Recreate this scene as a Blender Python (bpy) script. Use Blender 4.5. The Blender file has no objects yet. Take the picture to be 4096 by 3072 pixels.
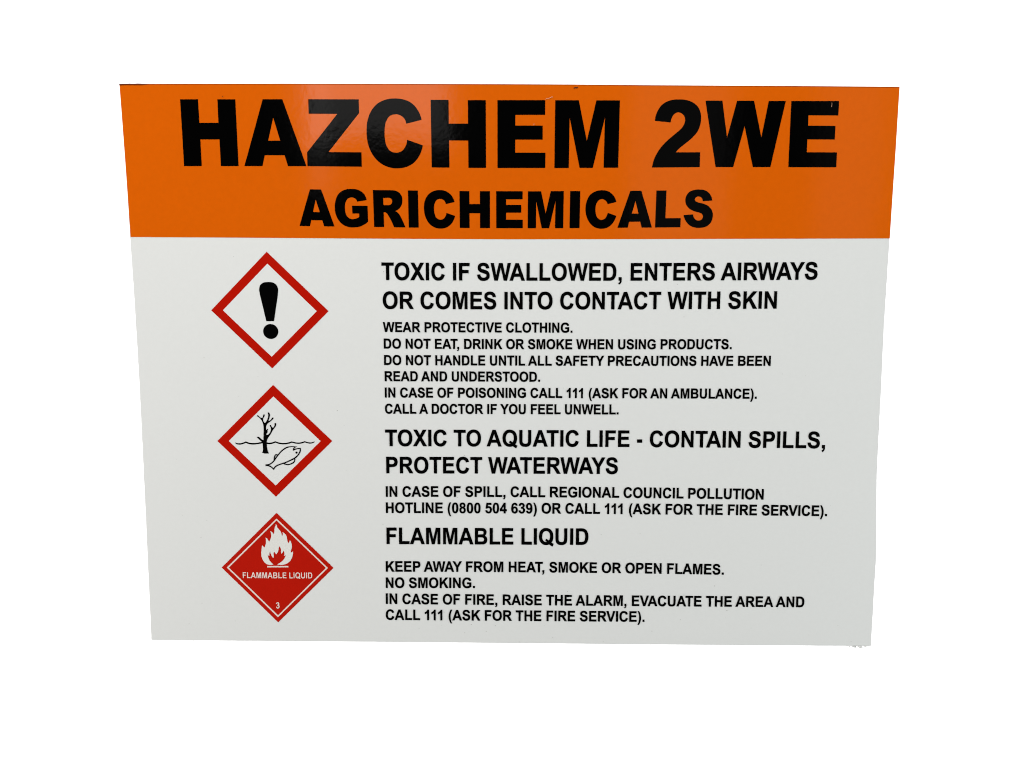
import bpy, bmesh, math, random
from mathutils import Vector, Matrix
from mathutils.geometry import tessellate_polygon

# ------------------------------------------------------------------ camera
S = bpy.context.scene
C = S.collection
ZC = 1.3                                   # height of the middle of the sheet, metres
cam_d = bpy.data.cameras.new('camera')
cam = bpy.data.objects.new('camera', cam_d)
C.objects.link(cam)
cam_d.sensor_width = 36.0
cam_d.lens = 26.367
cam_d.clip_start = 0.01
cam_d.clip_end = 100
_r = ((0.99997029, -0.00702461, -0.00317489),
      (0.0073267, 0.99411233, 0.10810642),
      (0.00239679, -0.10812647, 0.99413426))
cam.matrix_world = Matrix(((_r[0][0], _r[0][2], -_r[0][1], 0.01004118),
                           (_r[1][0], _r[1][2], -_r[1][1], -0.89739986),
                           (_r[2][0], _r[2][2], -_r[2][1], 0.08747399 + ZC),
                           (0, 0, 0, 1)))
S.camera = cam

# ------------------------------------------------------------------ world, lamps, exposure
world = bpy.data.worlds.new('World')
S.world = world
world.use_nodes = True
bg = world.node_tree.nodes['Background']
bg.inputs['Color'].default_value = (0.95, 1.0, 1.0, 1)
bg.inputs['Strength'].default_value = 0.012


def area(name, loc, target, sx, sy, power, color):
    d = bpy.data.lights.new(name, 'AREA')
    d.shape = 'RECTANGLE'
    d.size, d.size_y = sx, sy
    d.energy = power
    d.color = color
    o = bpy.data.objects.new(name, d)
    C.objects.link(o)
    o.location = loc
    v = Vector(target) - Vector(loc)
    o.rotation_euler = v.to_track_quat('-Z', 'Y').to_euler()
    return o


# main soft lamp above and in front of the sheet
area('key_lamp', (-0.5, -1.9, ZC + 2.3), (0, 0, ZC - 0.05), 2.2, 1.2, 90, (1.0, 0.985, 0.955))
# low soft lamps on either side keep the lower half bright
area('fill_lamp', (2.7, -1.0, ZC - 0.8), (0, 0, ZC - 0.2), 1.1, 1.3, 52, (0.92, 0.995, 1.0))
area('fill_lamp', (-2.7, -1.0, ZC - 0.9), (0, 0, ZC - 0.2), 1.1, 1.3, 50, (1.0, 0.965, 0.92))
# window lights the glossy band mirrors
area('window_lamp', (-0.555, -2.5, ZC + 1.14), (-0.555, 0, ZC + 1.14), 0.53, 1.0, 1.75, (1.0, 0.98, 0.96))
area('window_lamp', (-0.335, -2.5, ZC + 1.12), (-0.335, 0, ZC + 1.12), 0.075, 1.04, 0.13, (1.0, 0.98, 0.96))
area('window_lamp', (-0.865, -2.5, ZC + 1.10), (-0.865, 0, ZC + 1.10), 0.085, 1.0, 0.46, (1.0, 0.98, 0.96))
area('window_lamp', (-0.86, -2.5, ZC + 0.53), (-0.86, 0, ZC + 0.53), 0.10, 0.2, 0.02, (1.0, 0.98, 0.96))
area('window_lamp', (0.72, -2.5, ZC + 0.80), (0.72, 0, ZC + 0.80), 0.44, 1.1, 0.21, (1.0, 0.97, 0.95))
area('window_lamp', (1.46, -2.5, ZC + 0.75), (1.46, 0, ZC + 0.75), 0.30, 1.1, 0.11, (1.0, 0.97, 0.95))
# lamps that burn the backdrop out to plain white
area('backdrop_lamp', (0, 0.3, ZC + 3.3), (0, 2.0, ZC + 0.9), 18, 0.8, 460, (1, 1, 1))
area('backdrop_lamp', (0, 0.3, ZC - 3.3), (0, 2.0, ZC - 0.9), 18, 0.8, 430, (1, 1, 1))

S.view_settings.view_transform = 'Standard'
S.view_settings.look = 'None'
S.view_settings.exposure = 0
S.view_settings.gamma = 1
S.view_settings.use_curve_mapping = False
S.render.engine = 'CYCLES'
S.cycles.use_denoising = True
S.cycles.pixel_filter_type = 'BLACKMAN_HARRIS'
S.cycles.filter_width = 1.05


# ------------------------------------------------------------------ materials
def mat(name, col, rough=0.3, spec=0.5, mottle=0.04, peel=0.0, scale=90.0):
    m = bpy.data.materials.new(name)
    m.use_nodes = True
    nt = m.node_tree
    b = nt.nodes['Principled BSDF']
    b.inputs['Roughness'].default_value = rough
    b.inputs['Specular IOR Level'].default_value = spec
    tc = nt.nodes.new('ShaderNodeTexCoord')
    n = nt.nodes.new('ShaderNodeTexNoise')
    n.inputs['Scale'].default_value = scale
    n.inputs['Detail'].default_value = 6
    n.inputs['Roughness'].default_value = 0.7
    nt.links.new(tc.outputs['Object'], n.inputs['Vector'])
    r = nt.nodes.new('ShaderNodeValToRGB')
    e = r.color_ramp.elements
    e[0].position, e[1].position = 0.3, 0.7
    e[0].color = tuple(c * (1 - mottle) for c in col) + (1,)
    e[1].color = tuple(min(1, c * (1 + mottle)) for c in col) + (1,)
    nt.links.new(n.outputs['Fac'], r.inputs['Fac'])
    nt.links.new(r.outputs['Color'], b.inputs['Base Color'])
    if peel > 0:
        n2 = nt.nodes.new('ShaderNodeTexNoise')
        n2.inputs['Scale'].default_value = 190
        n2.inputs['Detail'].default_value = 3
        nt.links.new(tc.outputs['Object'], n2.inputs['Vector'])
        n3 = nt.nodes.new('ShaderNodeTexNoise')
        n3.inputs['Scale'].default_value = 9
        n3.inputs['Detail'].default_value = 2
        nt.links.new(tc.outputs['Object'], n3.inputs['Vector'])
        mx = nt.nodes.new('ShaderNodeMath')
        mx.operation = 'MULTIPLY_ADD'
        mx.inputs[1].default_value = 6.0
        nt.links.new(n3.outputs['Fac'], mx.inputs[0])
        nt.links.new(n2.outputs['Fac'], mx.inputs[2])
        bp = nt.nodes.new('ShaderNodeBump')
        bp.inputs['Strength'].default_value = 1.0
        bp.inputs['Distance'].default_value = peel
        nt.links.new(mx.outputs[0], bp.inputs['Height'])
        nt.links.new(bp.outputs['Normal'], b.inputs['Normal'])
    return m


PEEL = 0.00006
M_WHITE = mat('white_plastic_sheet', (0.762, 0.772, 0.765), 0.32, 0.4, 0.012, PEEL, 220)
M_ORANGE = mat('orange_ink', (0.70, 0.116, 0.0012), 0.085, 0.6, 0.03, PEEL, 160)
M_BLACK = mat('black_ink', (0.0006, 0.0006, 0.0006), 0.085, 0.22, 0.1, PEEL)
M_INK = mat('black_text_ink', (0.0004, 0.0004, 0.0004), 0.4, 0.04, 0.1)
M_RED = mat('red_ink', (0.45, 0.0055, 0.0004), 0.35, 0.1, 0.04, 0, 200)
M_RED2 = mat('flammable_red_ink', (0.465, 0.0085, 0.0025), 0.35, 0.1, 0.03, 0, 200)
M_REVERSE = mat('white_reverse_print', (0.80, 0.69, 0.64), 0.32, 0.3, 0.02)
M_PAPER = mat('diamond_paper_white', (0.77, 0.765, 0.735), 0.32, 0.3, 0.012, 0, 220)
M_RIM = mat('grey_cut_rim', (0.30, 0.30, 0.29), 0.7, 0.1, 0.35, 0, 120)  # mottled grey for the bevelled rim, darker than the sheet face
M_EDGE = mat('dark_orange_cut_edge', (0.42, 0.062, 0.0), 0.5, 0.2, 0.3, 0, 60)
M_STAIN = mat('brown_edge_stain', (0.13, 0.018, 0.001), 0.6, 0.2, 0.4, 0, 150)
M_SPECK = mat('grey_dust', (0.47, 0.47, 0.45), 0.8, 0.1, 0.3, 0, 400)
M_BURR = mat('plastic_swarf', (0.72, 0.73, 0.72), 0.6, 0.2, 0.3, 0, 400)
M_SCRATCH = mat('pale_scratch', (0.72, 0.4, 0.25), 0.6, 0.2, 0.1)
M_SCUFF = mat('dark_scuff', (0.06, 0.01, 0.003), 0.7, 0.2, 0.2)
M_BACK = mat('matte_white_backdrop', (0.86, 0.86, 0.86), 0.95, 0.0, 0.005, 0, 3)

# ------------------------------------------------------------------ measured artwork, in millimetres from the middle of the sheet
TITLE = [[[[-382.13,320.76],[-361.32,320.77],[-361.23,294.58],[-338.91,294.6],[-338.74,320.78],[-317.94,320.79],[-317.87,245.82],[-338.63,245.8],[-338.69,276.01],[-361.16,276.0],[-361.2,245.77],[-381.98,245.75]]],[[[-286.08,320.87],[-263.25,320.89],[-238.03,245.84],[-259.7,245.81],[-263.15,258.22],[-286.51,258.19],[-289.78,245.85],[-310.97,245.83]],[[-274.78,300.71],[-267.7,274.63],[-281.85,274.62]]],[[[-233.18,320.9],[-174.67,320.79],[-174.67,305.61],[-211.76,261.79],[-173.08,261.55],[-172.99,245.28],[-236.8,245.84],[-236.75,261.35],[-199.9,304.71],[-233.22,304.89]]],[[[-101.15,269.48],[-101.55,267.35],[-102.12,265.22],[-102.83,263.1],[-103.68,261.03],[-104.66,259.04],[-105.76,257.13],[-106.67,255.75],[-107.65,254.38],[-108.71,253.05],[-109.85,251.78],[-111.05,250.59],[-112.32,249.51],[-113.61,248.57],[-114.99,247.69],[-116.44,246.9],[-117.93,246.18],[-119.45,245.54],[-120.98,244.99],[-122.48,244.55],[-124.02,244.19],[-125.59,243.9],[-127.17,243.69],[-128.75,243.54],[-130.32,243.46],[-131.88,243.43],[-133.45,243.46],[-135.01,243.56],[-136.57,243.73],[-138.11,243.97],[-139.62,244.28],[-141.36,244.74],[-143.08,245.3],[-144.78,245.96],[-146.43,246.71],[-148.03,247.53],[-149.56,248.43],[-151.13,249.49],[-152.65,250.65],[-154.1,251.9],[-155.48,253.23],[-156.77,254.61],[-157.98,256.04],[-159.29,257.81],[-160.48,259.69],[-161.55,261.65],[-162.51,263.67],[-163.37,265.71],[-164.13,267.77],[-164.95,270.52],[-165.56,273.35],[-165.99,276.23],[-166.26,279.14],[-166.39,282.05],[-166.41,284.94],[-166.35,287.0],[-166.24,289.07],[-166.05,291.14],[-165.79,293.2],[-165.42,295.24],[-164.95,297.24],[-164.47,298.94],[-163.93,300.64],[-163.32,302.32],[-162.64,303.97],[-161.87,305.57],[-161.01,307.11],[-160.01,308.67],[-158.92,310.2],[-157.74,311.69],[-156.48,313.1],[-155.13,314.41],[-153.71,315.59],[-152.21,316.65],[-150.61,317.6],[-148.93,318.47],[-147.2,319.23],[-145.44,319.9],[-143.68,320.47],[-142.02,320.9],[-140.32,321.24],[-138.59,321.49],[-136.85,321.66],[-135.11,321.77],[-133.39,321.83],[-131.55,321.83],[-129.7,321.77],[-127.85,321.63],[-126.01,321.42],[-124.21,321.1],[-122.45,320.68],[-120.85,320.21],[-119.25,319.66],[-117.67,319.03],[-116.15,318.32],[-114.69,317.52],[-113.32,316.63],[-112.05,315.64],[-110.84,314.55],[-109.7,313.37],[-108.63,312.12],[-107.64,310.83],[-106.71,309.52],[-105.64,307.79],[-104.67,305.97],[-103.82,304.07],[-103.1,302.13],[-102.51,300.15],[-102.07,298.17],[-120.04,293.86],[-120.15,294.74],[-120.35,295.63],[-120.61,296.52],[-120.95,297.38],[-121.34,298.21],[-121.79,298.97],[-122.37,299.77],[-123.05,300.54],[-123.8,301.25],[-124.61,301.91],[-125.46,302.49],[-126.33,302.99],[-127.23,303.39],[-128.18,303.73],[-129.17,303.99],[-130.19,304.19],[-131.2,304.31],[-132.19,304.34],[-133.38,304.28],[-134.6,304.11],[-135.83,303.83],[-137.01,303.44],[-138.12,302.95],[-139.12,302.37],[-140.02,301.63],[-140.83,300.75],[-141.57,299.77],[-142.23,298.72],[-142.83,297.64],[-143.36,296.57],[-143.93,295.19],[-144.36,293.74],[-144.68,292.25],[-144.91,290.73],[-145.1,289.2],[-145.27,287.69],[-145.42,286.1],[-145.52,284.5],[-145.56,282.9],[-145.54,281.29],[-145.47,279.69],[-145.34,278.1],[-145.18,276.52],[-145.0,274.93],[-144.76,273.34],[-144.44,271.77],[-143.99,270.26],[-143.4,268.82],[-142.84,267.71],[-142.21,266.58],[-141.51,265.48],[-140.72,264.46],[-139.85,263.56],[-138.88,262.83],[-137.95,262.33],[-136.93,261.92],[-135.84,261.6],[-134.71,261.37],[-133.59,261.23],[-132.49,261.18],[-131.45,261.22],[-130.39,261.34],[-129.33,261.54],[-128.29,261.83],[-127.3,262.19],[-126.39,262.64],[-125.43,263.27],[-124.54,264.04],[-123.72,264.91],[-122.96,265.85],[-122.27,266.83],[-121.65,267.81],[-121.0,269.02],[-120.45,270.3],[-119.99,271.64],[-119.64,273.01],[-119.41,274.37],[-119.3,275.72]]],[[[-91.25,320.36],[-70.54,320.24],[-70.52,293.9],[-48.16,293.91],[-48.13,319.98],[-27.43,319.99],[-27.36,244.06],[-47.96,244.1],[-48.06,274.96],[-70.42,275.08],[-70.22,244.36],[-90.97,244.54]]],[[[-13.94,319.99],[41.34,320.02],[41.26,303.77],[6.8,303.75],[6.76,291.77],[38.67,291.72],[38.66,276.06],[6.8,276.1],[6.77,261.38],[42.05,261.28],[41.98,244.07],[-13.92,244.0]]],[[[52.95,319.99],[80.12,319.93],[90.14,274.53],[100.51,319.86],[127.57,319.79],[127.25,244.42],[110.26,244.4],[110.66,301.0],[97.57,244.22],[82.17,244.2],[69.84,300.98],[69.48,244.02],[52.63,244.01]]],[[[168.58,297.18],[186.81,295.41],[186.91,296.27],[187.06,297.12],[187.25,297.96],[187.48,298.8],[187.76,299.62],[188.07,300.41],[188.45,301.27],[188.86,302.13],[189.32,302.98],[189.84,303.77],[190.42,304.48],[191.1,305.08],[191.75,305.51],[192.47,305.89],[193.25,306.22],[194.05,306.47],[194.86,306.63],[195.64,306.69],[196.44,306.61],[197.26,306.43],[198.09,306.15],[198.89,305.8],[199.63,305.38],[200.3,304.92],[201.02,304.27],[201.68,303.5],[202.26,302.63],[202.74,301.71],[203.13,300.78],[203.41,299.86],[203.57,298.88],[203.6,297.86],[203.51,296.82],[203.34,295.79],[203.09,294.78],[202.79,293.81],[202.41,292.92],[201.95,292.05],[201.42,291.2],[200.84,290.38],[200.23,289.58],[199.61,288.8],[198.6,287.67],[197.49,286.6],[196.31,285.6],[195.1,284.62],[193.88,283.64],[192.68,282.65],[191.33,281.51],[189.95,280.39],[188.56,279.28],[187.18,278.16],[185.83,277.01],[184.5,275.83],[183.22,274.63],[181.94,273.41],[180.69,272.17],[179.47,270.91],[178.29,269.61],[177.17,268.26],[176.12,266.91],[175.11,265.53],[174.14,264.11],[173.22,262.67],[172.35,261.19],[171.53,259.7],[170.92,258.51],[170.34,257.3],[169.78,256.08],[169.27,254.85],[168.79,253.6],[168.36,252.33],[167.99,251.09],[167.66,249.84],[167.36,248.56],[167.11,247.28],[166.89,246.0],[166.72,244.71],[222.45,245.26],[222.34,261.95],[193.79,261.92],[194.5,262.74],[195.22,263.55],[195.96,264.35],[196.71,265.13],[197.48,265.9],[198.26,266.65],[199.56,267.81],[200.91,268.91],[202.3,269.97],[203.7,271.02],[205.09,272.08],[206.45,273.17],[207.71,274.22],[208.98,275.26],[210.23,276.31],[211.46,277.39],[212.65,278.51],[213.78,279.67],[214.74,280.74],[215.7,281.84],[216.61,282.97],[217.48,284.13],[218.27,285.32],[218.98,286.56],[219.59,287.82],[220.13,289.14],[220.6,290.49],[221.01,291.86],[221.34,293.25],[221.6,294.63],[221.81,296.09],[221.94,297.56],[222.01,299.06],[221.99,300.55],[221.88,302.03],[221.68,303.49],[221.42,304.87],[221.09,306.27],[220.68,307.66],[220.18,309.02],[219.58,310.31],[218.86,311.51],[218.01,312.63],[217.04,313.7],[215.96,314.7],[214.81,315.64],[213.6,316.5],[212.38,317.27],[211.08,317.98],[209.72,318.59],[208.3,319.12],[206.85,319.58],[205.38,319.97],[203.93,320.31],[202.42,320.58],[200.9,320.77],[199.35,320.89],[197.81,320.95],[196.26,320.96],[194.73,320.94],[193.19,320.9],[191.64,320.83],[190.09,320.71],[188.56,320.52],[187.05,320.26],[185.59,319.9],[184.13,319.44],[182.68,318.9],[181.25,318.27],[179.88,317.56],[178.57,316.77],[177.37,315.89],[176.24,314.89],[175.19,313.77],[174.21,312.57],[173.31,311.3],[172.49,310.0],[171.75,308.68],[170.88,306.9],[170.14,305.04],[169.54,303.11],[169.07,301.14],[168.75,299.15]]],[[[226.32,319.56],[245.78,319.57],[252.89,278.65],[262.82,319.43],[282.28,319.44],[292.64,278.68],[299.23,319.29],[318.76,319.22],[304.79,245.37],[284.37,245.34],[272.71,291.35],[261.41,245.32],[240.98,245.3]]],[[[325.21,319.23],[380.11,319.25],[380.19,303.36],[345.84,303.41],[346.03,291.88],[377.71,291.74],[377.86,276.55],[346.11,276.6],[346.22,262.12],[381.3,261.99],[381.53,245.21],[325.7,245.31]]]]
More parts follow.
